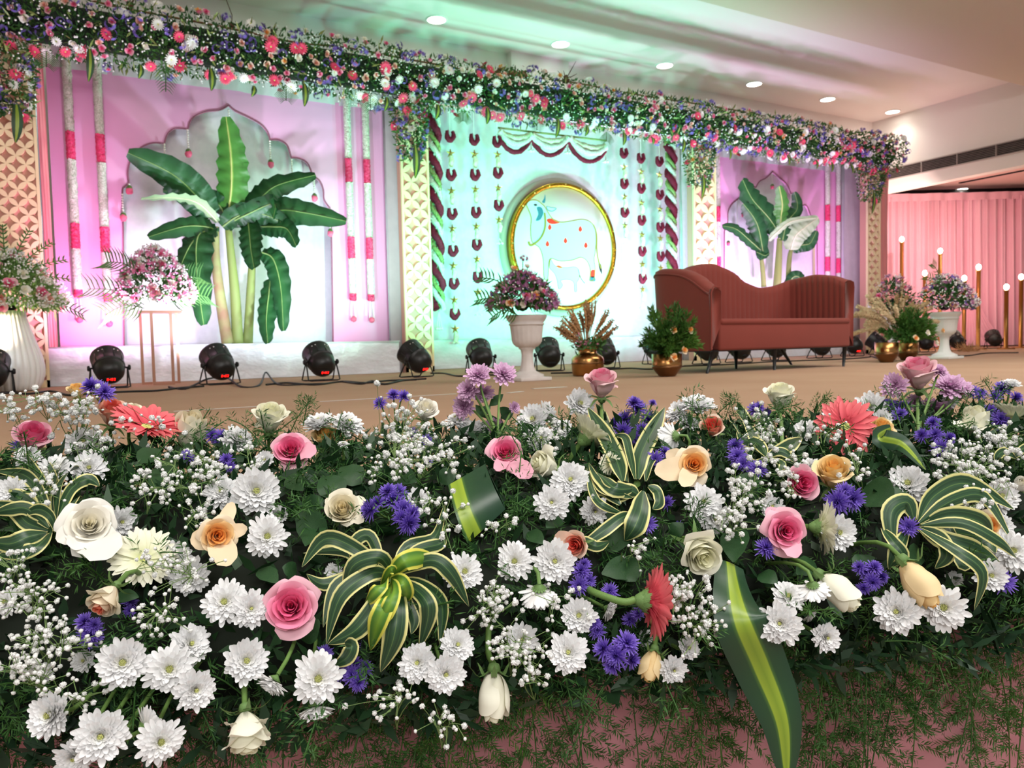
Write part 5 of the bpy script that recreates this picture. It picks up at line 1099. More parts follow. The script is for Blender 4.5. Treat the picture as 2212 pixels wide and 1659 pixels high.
rose(290, 888, 42, 'half', 'cream', .3, .8, 'small cream rose between the blush rose and coral gerbera', fz=.5, off=-.02)
rose(72, 942, 84, 'half', 'pink', .1, .9, 'dusty pink rose behind gypsophila stems at the near end', fz=.6, off=.01)
rose(702, 945, 66, 'half', 'yellow', .1, .8, 'pale yellow rose tucked behind the pink rose', fz=.6, off=.01, extra=((738, 935, 20, .0),))
rose(740, 1100, 82, 'half', 'cream', -.1, .35, 'round cream rose bud beside the large purple asters', off=.04, extra=((788, 1075, 34, .0), (703, 1075, 24, .0), (785, 1125, 26, 0)))
rose(1172, 1003, 76, 'half', 'green', -1.1, .4, 'greenish white rose facing the pink rose above the folded leaf', fz=.6, off=.03)
rose(1538, 922, 60, 'half', 'coral', -.1, .75, 'small coral pink rosebud above the peach rose', fz=.8, off=.04)
rose(1499, 1003, 88, 'open', 'peach', .1, .2, 'large peach rose with two long pale petals on one side', off=.055, extra=((1415, 1020, 48, .0), (1440, 975, 34, .01), (1475, 1050, 34, .0)))
rose(1515, 1197, 100, 'half', 'green', .35, -.45, 'big greenish cream rose hanging over the gypsophila near the cordyline leaf', off=.06)
rose(1243, 1177, 62, 'half', 'coral', -.35, -.1, 'coral rose between two white chrysanthemums and the green leaf', off=.06, extra=((1195, 1160, 40, .01),))
rose(1982, 800, 88, 'half', 'palepink', -.15, 1.4, 'large pale pink rose bud standing tall over the mauve chrysanthemums', fz=.5, off=0, stem=((1982, 865), (1985, 940)), extra=((2025, 800, 36, .0), (1945, 785, 26, .0)))
rose(1685, 850, 72, 'half', 'green', 0, 1.4, 'creamy white rosebud on a long stem standing before the sofa', fz=.4, off=0, stem=((1688, 920), (1690, 990)), extra=((1715, 850, 24, .0), (1655, 840, 16, .0)))
rose(2108, 908, 62, 'bud', 'green', .1, 1.0, 'pale green tinged rosebud beside the purple asters before the curtain', fz=.6, off=.02, extra=((2065, 915, 40, .0), (2135, 925, 26, .0)))
rose(1903, 925, 62, 'half', 'yellow', .3, .8, 'yellow rose partly behind the green blade leaf beside the gerbera', fz=.6, off=0, extra=((1928, 935, 34, .0),))
rose(1800, 1018, 88, 'half', 'yellow', .0, .95, 'golden yellow cup shaped rose above the twin purple asters', fz=.7, off=.045)
rose(1732, 1045, 80, 'half', 'pink', .4, .1, 'pink rose half covered by gypsophila beside the golden rose', off=.02)
rose(1698, 1147, 104, 'open', 'pink', .25, .05, 'open pink rose with a pointed lower petal beside the cream gerbera', off=.065, extra=((1722, 1205, 40, .0), (1662, 1095, 36, .01)))
rose(2133, 1135, 60, 'half', 'peach', .6, .0, 'peach rose under the arching striped leaves', off=.01, extra=((2080, 1120, 40, .0),))
rose(2208, 1046, 36, 'bud', 'white', .2, .4, 'small white rosebud cut by the picture edge beside gypsophila', off=.04)
rose(225, 1300, 80, 'half', 'bicolor', -.55, -.75, 'cream and coral edged rose nodding over the dark purple aster', off=.06, fz=.8)
rose(535, 1592, 108, 'half', 'green', .1, -1.1, 'lowest cream rose hanging below the bank with loose petals', off=.05, fz=.55, extra=((485, 1570, 46, .0), (580, 1560, 46, .0), (500, 1635, 40, .0)))
rose(1067, 1512, 82, 'bud', 'green', .0, -1.4, 'cream rosebud hanging head down on a straight stem', off=.03, fz=.4, stem=((1055, 1410), (1056, 1350)), extra=((1105, 1510, 26, .0),))
rose(1405, 1443, 54, 'bud', 'yellow', -.3, -1.4, 'pale yellow rosebud drooping beside the bright purple aster cluster', off=.02, fz=.5)
rose(1817, 1283, 76, 'bud', 'green', .9, -.8, 'cream rosebud pointing down beside the white chrysanthemum cluster', off=.05, fz=.6, extra=((1830, 1325, 40, .0),))
rose(1990, 1268, 84, 'bud', 'yellow', .7, -1.0, 'apricot cream rose drooping between two white chrysanthemums', off=.07, fz=.6, extra=((2025, 1275, 40, .0),))
rose(920, 885, 60, 'half', 'white', .1, .9, 'white rose nearly hidden behind the high gypsophila cloud', off=-.03, fz=.7)
rose(2070, 850, 40, 'half', 'palepink', .3, .8, 'small pale rose behind the mauve chrysanthemum beside the curtain side', off=-.02, fz=.6)
# broad rose leaves, each a part of its rose
LEAVES = [(700, 1165, 640, 1105, 66), (690, 1130, 660, 1180, 50), (735, 1075, 695, 1030, 66), (780, 1045, 735, 1010, 60), (345, 1060, 362, 990, 60), (300, 1000, 345, 970, 46), (620, 1030, 655, 1060, 40), (1300, 1170, 1365, 1165, 60), (1330, 1215, 1375, 1255, 66),
          (1385, 1225, 1300, 1240, 60), (1590, 1140, 1585, 1215, 60), (1640, 1060, 1590, 1030, 50), (1870, 1050, 1930, 1090, 76), (1925, 1090, 1965, 1040, 34), (1400, 960, 1365, 915, 34), (650, 1380, 690, 1340, 60), (840, 1020, 900, 1040, 50), (950, 1040, 985, 1020, 40), (1100, 905, 1080, 880, 26),
          (640, 1240, 610, 1225, 36), (1880, 1200, 1845, 1225, 40), (1990, 1190, 1960, 1215, 46), (2050, 1210, 2020, 1190, 40), (1450, 1160, 1475, 1130, 36), (250, 1290, 300, 1290, 30), (400, 1000, 408, 955, 30), (660, 1100, 700, 1080, 44), (1210, 1120, 1180, 1140, 36), (1590, 1000, 1620, 960, 36),
          (560, 1230, 600, 1260, 40), (1140, 1150, 1175, 1175, 34), (1420, 1320, 1450, 1290, 30), (1760, 1215, 1720, 1240, 44), (1640, 1240, 1680, 1260, 40)]
def rleaf(x0, y0, x1, y1, wpx, t, Mi, m=M_LEAF, off=.015):
    a, b = P(x0, y0, off-.01), P(x1, y1, off+.012); W = pxs(wpx/2, a); c = (a+b)/2+face(0, .3, a)*.01; g = G(); pts = bez(a, c, b, 9)
    ribbon(g, pts, [W*max(.04, sin(pi*(i/8)**.8))**.8 for i in range(9)], np.cross(nrm(b-a), face(nr.uniform(-.4, .4), nr.uniform(0, .5), a)), -CF, fold=.16, ns=4, wave=.08); g.T = [np.concatenate(g.T)]
    g.V = [(np.concatenate(g.V) @ Mi[:3, :3].T)+Mi[:3, 3]]; g.U = [np.concatenate(g.U)]; obg('leaf', g, m, t)
for L in LEAVES:
    k = min(ROSES, key=lambda r: (r[0]-L[0])**2+(r[1]-L[1])**2); rleaf(*L, k[2], k[3])

# ------------------------------------------------------------------ white chrysanthemums
CH = []
for s_, (ly, lo, ey, nm) in enumerate(((7, 0., .17, 1.), (7, .15, .13, 1.05), (6, .45, .2, .9), (7, .3, .1, 1.1))):
    a, e, c = chrys(s_, ly, lo, ey, nm); CH.append((a.mesh('florets', M_CHR), e.mesh('eye', M_EYE), c.mesh('calyx', M_CALYX)))
def chrysanth(px, py, d, fx, fy, label, fz=1., off=.03, v=None, mats=None, name='chrysanthemum', stem=True):
    p = P(px, py, off); r = pxs(d/2, p)*.97; f = face(fx, fy, p, fz); M = frame(p, f, rnd.uniform(0, 6), r, up=CU); t = emp(name, M=M); tag(t, label, 'chrysanthemum', 'white chrysanthemums in the flower bank')
    a, e, c = CH[rnd.randrange(4) if v is None else v]; o = ob('florets', a, t); o['kind'] = 'stuff'; o = ob('eye', e, t); o['kind'] = 'stuff'; ob('calyx', c, t)
    if stem: stem_to(t, np.linalg.inv(M), p, f, r*.6, r=.0022)
    return t
W_ = 'white chrysanthemum '
C_ = [
 (180, 957, 88, -.1, .6, 'behind the gypsophila stems above the tufted plant', .01), (192, 1012, 84, 0, .4, 'in the gypsophila just above the large white rose', .01), (25, 1062, 74, -.3, .2, 'at the near end beside the tufted plant', .02), (60, 985, 60, -.1, .7, 'small, below the dusty pink rose', .0),
 (118, 1010, 70, .1, .6, 'half hidden in gypsophila below the dusty pink rose', .0), (515, 950, 88, .35, .55, 'beside the purple asters and cream bud', .02), (553, 1062, 118, .08, .2, 'large, full face, with a yellow green eye below the pink rose', .055), (577, 1158, 96, .1, .05, 'with yellow eye just under the largest full face one', .05),
 (478, 1062, 84, -.2, .3, 'behind thin gypsophila beside the large full face one', .01), (262, 1128, 76, .5, .1, 'peeking out behind the large open white rose', .0), (375, 1212, 96, -.1, .1, 'under gypsophila stems beside the peach rose', .01), (410, 1245, 90, .0, -.1, 'in gypsophila below the peach rose', .01),
 (688, 912, 80, -.15, .8, 'behind the yellow rose, nearer to the fern tip', .0), (752, 915, 88, .35, .7, 'behind the yellow rose, showing its side', .01), (572, 993, 46, -.3, .3, 'small, beside the light rimmed pink rose', .02), (742, 958, 26, 0, .9, 'tiny bud by the pale yellow rose', .03),
 (903, 1080, 62, .4, .2, 'behind the large purple asters', .0), (600, 1112, 50, .4, -.3, 'half shaded between the two daisies with eyes', .0), (1018, 928, 82, .0, .9, 'spread flat below the mauve chrysanthemums', .01), (985, 905, 60, -.3, .8, 'just behind the gypsophila cloud next to the mauve ones', -.01),
 (1152, 907, 84, -.35, .45, 'high, with dense petals beside the tall pink rose stem', .0), (1182, 893, 66, .6, .3, 'high, seen from behind next to the dense one', -.01), (1252, 872, 78, .5, .35, 'standing highest near the tall pale pink rose', .0), (1232, 1037, 94, .05, .25, 'round and dense above the smaller pair beside striped leaves', .05),
 (1192, 1086, 88, -.05, .1, 'flat, green eyed, under the round dense one', .06), (1284, 1103, 74, .35, -.35, 'cup shaped, facing down beside the striped leaves', .05), (1170, 948, 66, -.2, .5, 'in shade below the high pair by the greenish white rose', -.01), (1215, 925, 50, .2, .5, 'small, behind the cream gerbera back', -.02),
 (1508, 873, 86, .05, .9, 'broad, standing highest behind the coral rosebud', .01), (1462, 890, 66, -.5, .5, 'leaning out beside the broad highest one', 0), (1487, 910, 64, .3, .7, 'small, directly above the coral rosebud stem', .01), (1450, 945, 78, -.4, -.1, 'seen from behind with green calyx below the highest pair', .02),
 (1520, 1085, 92, .1, .3, 'cream eyed, under the peach rose', .03), (1545, 1120, 76, .4, -.1, 'shaded, under the peach rose beside gypsophila', .01), (1668, 1095, 60, .2, .4, 'behind the open pink rose with pointed petal', 0), (1112, 1212, 88, -.1, .05, 'with dark eye, smaller of the pair by the coral rose', .05),
 (1198, 1212, 104, .05, .0, 'touching the coral rose from below, larger of the pair', .06), (1880, 878, 76, -.35, .5, 'standing high between the gerbera and the purple asters', 0), (1905, 905, 50, .4, .2, 'lower half bloom under the high one by the yellow rose', .0), (1795, 903, 66, -.2, .8, 'behind the upright coral gerbera', -.02),
 (1735, 930, 64, -.4, .5, 'behind gypsophila beside the upright coral gerbera', -.01), (2182, 828, 48, .1, 1., 'highest one above the purple asters at the curtain end', 0), (2150, 950, 56, .3, .7, 'below the pale green rosebud', .0), (2048, 865, 44, .2, .4, 'tucked under the mauve chrysanthemum near the tall stem', -.01),
 (1962, 1045, 98, -.2, .45, 'with green eye and a curled petal above the arching striped leaves', .03), (2162, 1072, 84, .4, .2, 'beside the gypsophila above the peach rose', .01), (1745, 1008, 64, -.2, .7, 'behind the golden yellow rose', -.01), (1810, 1150, 92, .55, .0, 'behind the cream gerbera, blue white and round', .04),
 (2188, 1190, 94, .2, .1, 'at the picture edge under the arching striped leaves', .03), (2140, 1243, 78, .35, .0, 'facing the picture edge above the lone purple aster', .04), (2165, 1135, 56, .3, .3, 'beside the peach rose at the curtain end', .0),
 (265, 1432, 122, -.05, .0, 'large, full face, with bright yellow eye in the lower cluster', .07), (365, 1445, 112, .1, -.05, 'large, overlapping the bright eyed one in the lower cluster', .06), (412, 1392, 98, .4, .35, 'in shade above the lower cluster', .03), (422, 1490, 98, .3, -.2, 'with yellow eye facing down at the end of the lower cluster', .07),
 (485, 1300, 100, -.1, .1, 'loose and flat, next to the one touching the largest pink rose', .05), (542, 1315, 92, .15, .05, 'touching the petals of the largest pink rose', .055), (532, 1428, 108, .1, .1, 'shaded, below the largest pink rose', .05), (218, 1590, 128, -.1, -.15, 'largest of the lowest cluster', .08),
 (108, 1545, 112, -.6, -.1, 'facing the near end in the lowest cluster', .06), (325, 1562, 96, .4, .3, 'turned away with green calyx in the lowest cluster', .06), (347, 1602, 104, .25, -.2, 'with faint eye at the end of the lowest cluster', .08), (160, 1636, 92, -.3, -.5, 'bottom most of the lowest cluster', .07),
 (180, 1428, 56, -.3, .1, 'small and greyish behind the bright eyed one', .0), (12, 1300, 62, -.6, .1, 'cut by the picture edge amid gypsophila', .02), (585, 1480, 84, -.4, -.6, 'half bloom facing down beside the shaded one', .05), (687, 1465, 116, .05, -.1, 'large with a spiky outline beside the dark purple aster', .06),
 (682, 1538, 88, .1, -.95, 'facing down under the spiky large one', .04), (902, 1432, 94, -.15, .0, 'first of three under the striped plant', .05), (963, 1456, 96, .1, -.15, 'lowest of three under the striped plant', .06), (988, 1393, 84, .2, .15, 'with green eye, highest of three under the striped plant', .045),
 (1003, 1235, 88, .2, .2, 'beside the tips of the striped plant, under gypsophila', .03), (1128, 1382, 80, .1, .0, 'covered by gypsophila above the hanging cream bud stem', .01), (885, 1330, 52, .1, -.2, 'in deep shade inside the striped plant', -.02), (1165, 1285, 96, .0, -.9, 'seen from below with long petals under the middle pair', .04),
 (1250, 1330, 88, .05, .05, 'with yellow green eye below the purple asters and green stem', .05), (1228, 1410, 100, -.05, .15, 'with long side petals above the hanging fern, middle of the bank', .06), (1318, 1318, 56, .8, -.4, 'side view behind the turned coral gerbera', .02), (1487, 1400, 58, .5, .1, 'small, below the gypsophila spray beside the cordyline leaf', .02),
 (1455, 1447, 70, .3, -.3, 'lowest one beside the drooping yellow bud', .03), (1685, 1347, 104, -.1, .0, 'with dark green eye beside the long cordyline leaf', .07), (1703, 1288, 74, .0, .4, 'creamy, above the one with dark green eye', .04), (1757, 1275, 82, .1, -.75, 'seen from below with green calyx beside the downward cream bud', .05),
 (1785, 1377, 72, .45, -.2, 'lowest separate bloom with splayed petals over the fern', .05), (1752, 1330, 42, .6, -.5, 'tiny side view above the lowest separate bloom', .02), (1938, 1322, 108, -.25, .1, 'large, under the drooping apricot cream rose', .05), (2037, 1312, 106, .15, .0, 'large, beyond the drooping apricot cream rose', .055),
 (2062, 1250, 40, 0, .2, 'small shaded bloom above the large pair', -.01), (85, 1455, 60, -.2, .1, 'shaded behind dense gypsophila at the near end', -.01), (1395, 1380, 40, .2, -.2, 'hidden behind the turned coral gerbera petals', -.03), (720, 1235, 40, -.2, -.2, 'tiny pale bloom behind the striped plant tips', -.01)]
for i, (x, y, d, fx, fy, l, off) in enumerate(C_):
    fz = .35 if abs(fx)+abs(fy) > .85 else 1.
    if 'seen from behind' in l or 'turned away' in l or 'seen from below' in l: fz = -.35
    chrysanth(x, y, d, fx, fy, W_+l, fz, off)

# ------------------------------------------------------------------ gerberas
def gerbera(px, py, d, fx, fy, label, mats, fz=1., off=.05, stem=None, up=0., n=26, droop=0., eye=M_EYE, grp='coral gerberas', roll=.1):
    p = P(px, py, off); r = pxs(d/2, p); f = face(fx, fy, p, fz); M = frame(p, f, roll, r, up=CU); t = emp('gerbera', M=M); tag(t, label, 'gerbera', grp); ms = []
    for k in range(4):
        V, F, Tt = strap(.86, .095, 1.25+droop-up+.06*k, 1.72+droop-up*.6-.07*k, .12, -.02*k, cup=.3, nt=6, ns=4, tip=.8); gg = G(); gg.add(V, F, t=Tt); ms.append(gg.mesh('petal', mats))
    for lay in range(2):
        for i in range(n-4*lay):
            ob('petal', ms[(i*7+lay) % 4], t, RZ(2*pi*(i+.5*lay)/(n-4*lay)+rnd.uniform(-.06, .06)) @ T(0, 0, .05*lay) @ SCL(rnd.uniform(.88, 1.06)*(1-.1*lay)))
    g = G()
    for lay in range(3):
        for i in range(34): V, F, Tt = strap(.24-.05*lay, .025, .5+.25*(2-lay), .9+.3*(2-lay), .3-.07*lay, .02, nt=2, ns=1); g.add(rotz(V, 2*pi*i/34+lay), F, t=Tt*.5)
    o = obg('inner_florets', g, mats, t); o['kind'] = 'stuff'
    g = G(); lathe(g, [(.17, .0), (.17, .05), (.12, .07), (.05, .045), (.01, .04)], 24)
    for i in range(40): a = i*2.4; q = .16*(i/40)**.5; ico(g, (q*cos(a), q*sin(a), .06), .016)
    obg('eye', g, eye, t)
    g = G(); lathe(g, [(.05, -.4), (.12, -.34), (.2, -.22), (.22, -.1), (.15, -.03)], 20)
    for i in range(44): V, F, Tt = strap(.3, .03, 1.1, .5, .1+.02*(i % 3), -.33+.03*(i % 3), nt=2, ns=1); g.add(rotz(V, i*2.4), F)
    obg('calyx', g, M_CALYX, t); Mi = np.linalg.inv(M)
    if stem: pts = [p-f*r*.38]+[P(x, y, o_) for x, y, o_ in stem]; g = G(); tube(g, spline(pts, 5), .0042, 8); g.V[0] = (g.V[0] @ Mi[:3, :3].T)+Mi[:3, 3]; obg('stem', g, M_STEM, t)
    else: stem_to(t, Mi, p, f, r*.38, r=.004)
gerbera(316, 925, 168, .3, 1.15, 'coral gerbera opening upward under gypsophila at the cream bud', M_GER, fz=.42, off=.03, up=.3)
gerbera(1826, 922, 138, -.1, .3, 'upright coral gerbera with green eye before the sofa end', M_GER, off=.03)
gerbera(1402, 1298, 176, 1.2, -.1, 'coral gerbera turned sideways with its curved green stem and calyx in view', M_GER, fz=-.25, off=.06, stem=((1345, 1300, .06), (1290, 1282, .05), (1270, 1272, .03)), up=.3)
gerbera(310, 1208, 150, .0, .55, 'cream gerbera under gypsophila beside the large open white rose', M_GERC, off=.02, grp='cream gerberas', up=.2)
gerbera(1268, 945, 130, .55, .55, 'cream green gerbera seen from behind beside the upright striped leaves', M_GERC, fz=-.2, off=.03, grp='cream gerberas', up=.5)
gerbera(1772, 1140, 132, 1.2, -.1, 'cream gerbera turned sideways between pink rose and white bloom', M_GERC, fz=.1, off=.04, grp='cream gerberas', up=.3)
gerbera(2188, 905, 110, .2, 1.2, 'cream gerbera side view opening upward at the picture edge', M_GERC, fz=-.1, off=.01, grp='cream gerberas', up=.75)
gerbera(1318, 1003, 56, -.3, .3, 'small cream bloom beside the striped leaf centre', M_GERC, off=.03, grp='cream gerberas', up=.3)

# ------------------------------------------------------------------ purple asters
AST = [asterhead(s, 80).mesh('flower_head', [M_AST, M_CALYX]) for s in range(3)]
def aster(heads, label, off=.035, up=.4, mesh=AST, name='aster_spray', cat='aster', grp='purple asters in the flower bank', stemcol=M_STEM, root=None):
    cx = sum(h[0] for h in heads)/len(heads); cy = sum(h[1] for h in heads)/len(heads); c = P(cx, cy, off-.03); t = emp(name, c); tag(t, label, cat, grp)
    rt = P(cx, cy+25, -.05) if root is None else P(*root, -.01)
    for (x, y, d, *fv) in heads:
        p = P(x, y, off+rnd.uniform(-.008, .012)); r = pxs(d/2, p)*1.2; fx, fy = fv if fv else ((x-cx)/40+rnd.uniform(-.25, .25), up-(y-cy)/50+rnd.uniform(-.2, .2)); f = face(fx, fy, p)
        m_ = rnd.choice(mesh)
        if isinstance(m_, tuple):
            for q_, nm in zip(m_, ('flower_head', 'eye', 'calyx')): ob(nm, q_, t, T(*(-c)) @ frame(p, f, rnd.uniform(0, 6), r, up=CU))
        else: ob('flower_head', m_, t, T(*(-c)) @ frame(p, f, rnd.uniform(0, 6), r, up=CU))
        g = G(); tube(g, bez(p-f*r*.6-c, p-f*r*1.5-c+A3([0, 0, -.01]), rt-c, 6), .0013 if name == 'aster_spray' else .002, 5); obg('stem', g, stemcol, t)
aster([(195, 832, 44), (226, 846, 44), (215, 835, 30)], 'topmost purple aster pair before the first stage lamp', .01, .9)
aster([(458, 940, 34), (480, 942, 34), (468, 950, 26)], 'purple asters beside the cream bud with brown spot', .01)
aster([(405, 985, 30)], 'single small purple aster under the cream bud', .01); aster([(488, 992, 30), (498, 1008, 24)], 'dark purple asters between two white chrysanthemums near the pink rose', .0)
aster([(798, 1100, 50), (850, 1078, 52), (872, 1100, 48), (860, 1062, 44), (885, 1132, 50), (838, 1060, 40), (892, 1110, 40), (815, 1085, 34), (868, 1120, 40)], 'largest purple aster cluster beside the round cream rosebud', .05)
aster([(820, 870, 30), (850, 852, 30), (873, 855, 30)], 'three thin stemmed purple asters standing against the carpet', .0, .9, root=(855, 935)); aster([(890, 934, 28), (922, 950, 26)], 'purple asters inside the high gypsophila cloud', .02); aster([(926, 996, 18)], 'single pale purple floret under the high gypsophila cloud', .03)
aster([(1378, 880, 44), (1350, 905, 42), (1402, 905, 40), (1345, 932, 42), (1388, 930, 36), (1370, 868, 34), (1410, 870, 20), (1330, 915, 34), (1365, 945, 34)], 'dense purple aster cluster behind the upright striped leaves', .0, .6)
aster([(1415, 992, 38), (1436, 975, 28)], 'purple asters touching the long pale petals of the peach rose', .02); aster([(1398, 1131, 42, .1, .1)], 'single bright purple aster under the dark shade centre', .04); aster([(1440, 1085, 32), (1466, 1135, 20)], 'shaded purple asters under the peach rose', -.01)
aster([(1588, 962, 38), (1592, 985, 42), (1605, 1003, 34)], 'purple asters beside the coral rosebud', .04); aster([(1636, 1012, 42)], 'single round purple aster above gypsophila near the striped leaf curl', .035); aster([(1630, 885, 34), (1655, 895, 32), (1640, 878, 24)], 'purple asters behind gypsophila below the tall white bud', -.01)
aster([(1808, 1085, 54), (1842, 1078, 54), (1825, 1060, 40)], 'twin large purple asters under the golden yellow rose', .05, .1); aster([(1655, 1182, 46)], 'purple aster under the open pink rose with pointed petal', .03); aster([(1962, 1139, 44, -.05, .1)], 'round purple aster framed by a curled striped leaf', .05)
aster([(1932, 882, 44), (1952, 878, 36), (1918, 872, 30), (1945, 895, 34)], 'purple asters standing beside the tall rose stem', .01, .7); aster([(2015, 912, 32), (1990, 940, 32), (2020, 938, 34), (2032, 968, 38), (2052, 945, 30)], 'five purple asters below the tall rose stem', .02)
aster([(2100, 845, 32), (2118, 850, 28)], 'purple asters behind the mauve chrysanthemum at the curtain end', -.01, .9); aster([(2165, 838, 40), (2150, 855, 28), (2196, 858, 32)], 'purple asters under the topmost white bloom at the curtain end', .0, .9); aster([(2140, 888, 36), (2162, 905, 40)], 'purple asters beside the edge cream gerbera', .0, .6)
aster([(1870, 1235, 36), (1885, 1258, 38), (1905, 1245, 36), (1855, 1225, 30), (1865, 1272, 30), (1890, 1225, 36)], 'bright purple aster cluster between two drooping cream roses', .05, .1); aster([(2170, 1257, 48, .2, .1)], 'lone purple aster at the lower end near the picture edge', .03)
aster([(1255, 1232, 40), (1250, 1265, 44), (1272, 1255, 34), (1262, 1218, 30)], 'purple asters behind the larger middle white bloom', .035); aster([(1317, 1277, 38)], 'dark purple aster crossing the bent gerbera stem', .03); aster([(1360, 1338, 34), (1378, 1325, 28)], 'shaded purple asters behind the turned gerbera', .0)
aster([(1290, 1362, 38), (1285, 1345, 28)], 'small purple aster above the brightest low cluster', .03); aster([(1302, 1402, 48), (1330, 1418, 52), (1355, 1388, 54), (1366, 1425, 44), (1320, 1438, 42), (1340, 1400, 40)], 'brightest low purple aster cluster over the hanging fern', .06, .1)
aster([(197, 1372, 52), (182, 1342, 40), (205, 1350, 34)], 'dark purple asters under the nodding coral edged rose', .03); aster([(281, 1298, 32), (280, 1320, 28)], 'thin dark purple aster beside the nodding rose stem', .0)
aster([(735, 1452, 46), (760, 1458, 46), (775, 1475, 40), (765, 1432, 40), (788, 1442, 38)], 'dark purple aster cluster beside the spiky large white bloom', .02); aster([(702, 1410, 36)], 'shaded purple aster above the spiky large white bloom', .01); aster([(42, 962, 32)], 'small purple aster behind the dusty pink rose', -.01); aster([(790, 1395, 26)], 'deep shaded purple aster inside the striped plant', -.03)
# mauve spray chrysanthemums
MV = []
for s_ in (0, 2):
    a, e, c = chrys(s_+5, 6, .2, .12, .9); MV.append((a.mesh('florets', M_MAUVE), e.mesh('eye', M_MAUVE), c.mesh('calyx', M_CALYX)))
aster([(1032, 808, 52, -.2, .8), (1088, 806, 54, .3, .8), (1010, 842, 50, -.7, .3), (1045, 850, 42, .1, -.6), (1000, 880, 50, -.7, -.2), (1068, 918, 34, .1, -.3), (1112, 880, 26, .6, .2)], 'tall mauve chrysanthemum spray standing before the mauve urn', .0, mesh=MV, name='mauve_chrysanthemum_spray', cat='chrysanthemum', grp='mauve chrysanthemum sprays', root=(1075, 945))
aster([(1932, 832, 54, -.6, .5), (2052, 832, 64, .2, 1.0), (2015, 885, 60, .1, -.9), (1975, 868, 34, -.3, .1), (2082, 838, 40, .5, .7), (2030, 800, 34, .5, .9)], 'mauve chrysanthemum spray around the tall pale pink rose', .0, mesh=MV, name='mauve_chrysanthemum_spray', cat='chrysanthemum', grp='mauve chrysanthemum sprays', root=(1985, 925))
for t_ in [o for o in bpy.data.objects if o.name.startswith('mauve_chrysanthemum_spray')]:
    for i in range(7):
        c = A3(t_.location); a = c+CR*rnd.uniform(-.02, .03)+CU*rnd.uniform(-.07, -.01); b = a+CR*rnd.choice((-1, 1))*rnd.uniform(.015, .03)+CU*rnd.uniform(.005, .025); g = G(); pts = bez(a-c, (a+b)/2-c-CF*.005, b-c, 7)
        ribbon(g, pts, [.008*max(.05, sin(pi*k/6)) for k in range(7)], np.cross(nrm(b-a), CF), -CF, ns=4, wave=.3); obg('leaf', g, M_LEAF, t_)

# ------------------------------------------------------------------ gypsophila
GB = [gyp_blossom(s).mesh('blossom', M_GYP) for s in range(4)]
def gyp(cx, cy, sx, sy, n, label, off=.05, root=None, size=17):
    c = P(cx, cy, off-.02); rx, ry = root or (cx+rnd.uniform(-20, 20), cy+sy*.9+20); rt = P(rx, ry, -.03); t = emp('gypsophila_spray', c); tag(t, label, 'gypsophila', 'gypsophila sprays in the flower bank')
    hubs = [P(cx+rnd.gauss(0, sx*.35), cy+rnd.gauss(0, sy*.35)+sy*.2, off-.02+rnd.uniform(0, .02)) for _ in range(max(3, n//6))]; g = G(); g2 = G()
    for h in hubs: tube(g, bez(rt-c, (rt+h)/2-c+CR*rnd.uniform(-.01, .01), h-c, 5), .0007, 4, cap=False)
    for i in range(n):
        x, y = cx+rnd.gauss(0, sx*.55), cy+rnd.gauss(0, sy*.55); p = P(x, y, off+rnd.uniform(-.02, .03)); s = pxs(size/2, p)*rnd.uniform(.7, 1.15)*1.05; f = face(rnd.uniform(-.5, .5), rnd.uniform(0, .8), p)
        ob('blossom', rnd.choice(GB), t, T(*(-c)) @ frame(p, f, rnd.uniform(0, 6), s)); h = min(hubs, key=lambda q: np.linalg.norm(q-p)); tube(g, bez(h-c, (h+p)/2-c+CU*.003, p-c-f*s*.4, 4), .00042, 3, cap=False)
        if rnd.random() < .9: q = h+(p-h)*rnd.uniform(.4, .9)+A3([rnd.gauss(0, .008) for _ in range(3)]); tube(g, [(h+p)/2-c, q-c], .0005, 3, cap=False); ico(g2, q-c, .0022, sub=0, rough=.2)
    obg('stems', g, M_GST, t)['kind'] = 'stuff'; 
    if g2.n: obg('buds', g2, M_GYP, t)['kind'] = 'stuff'
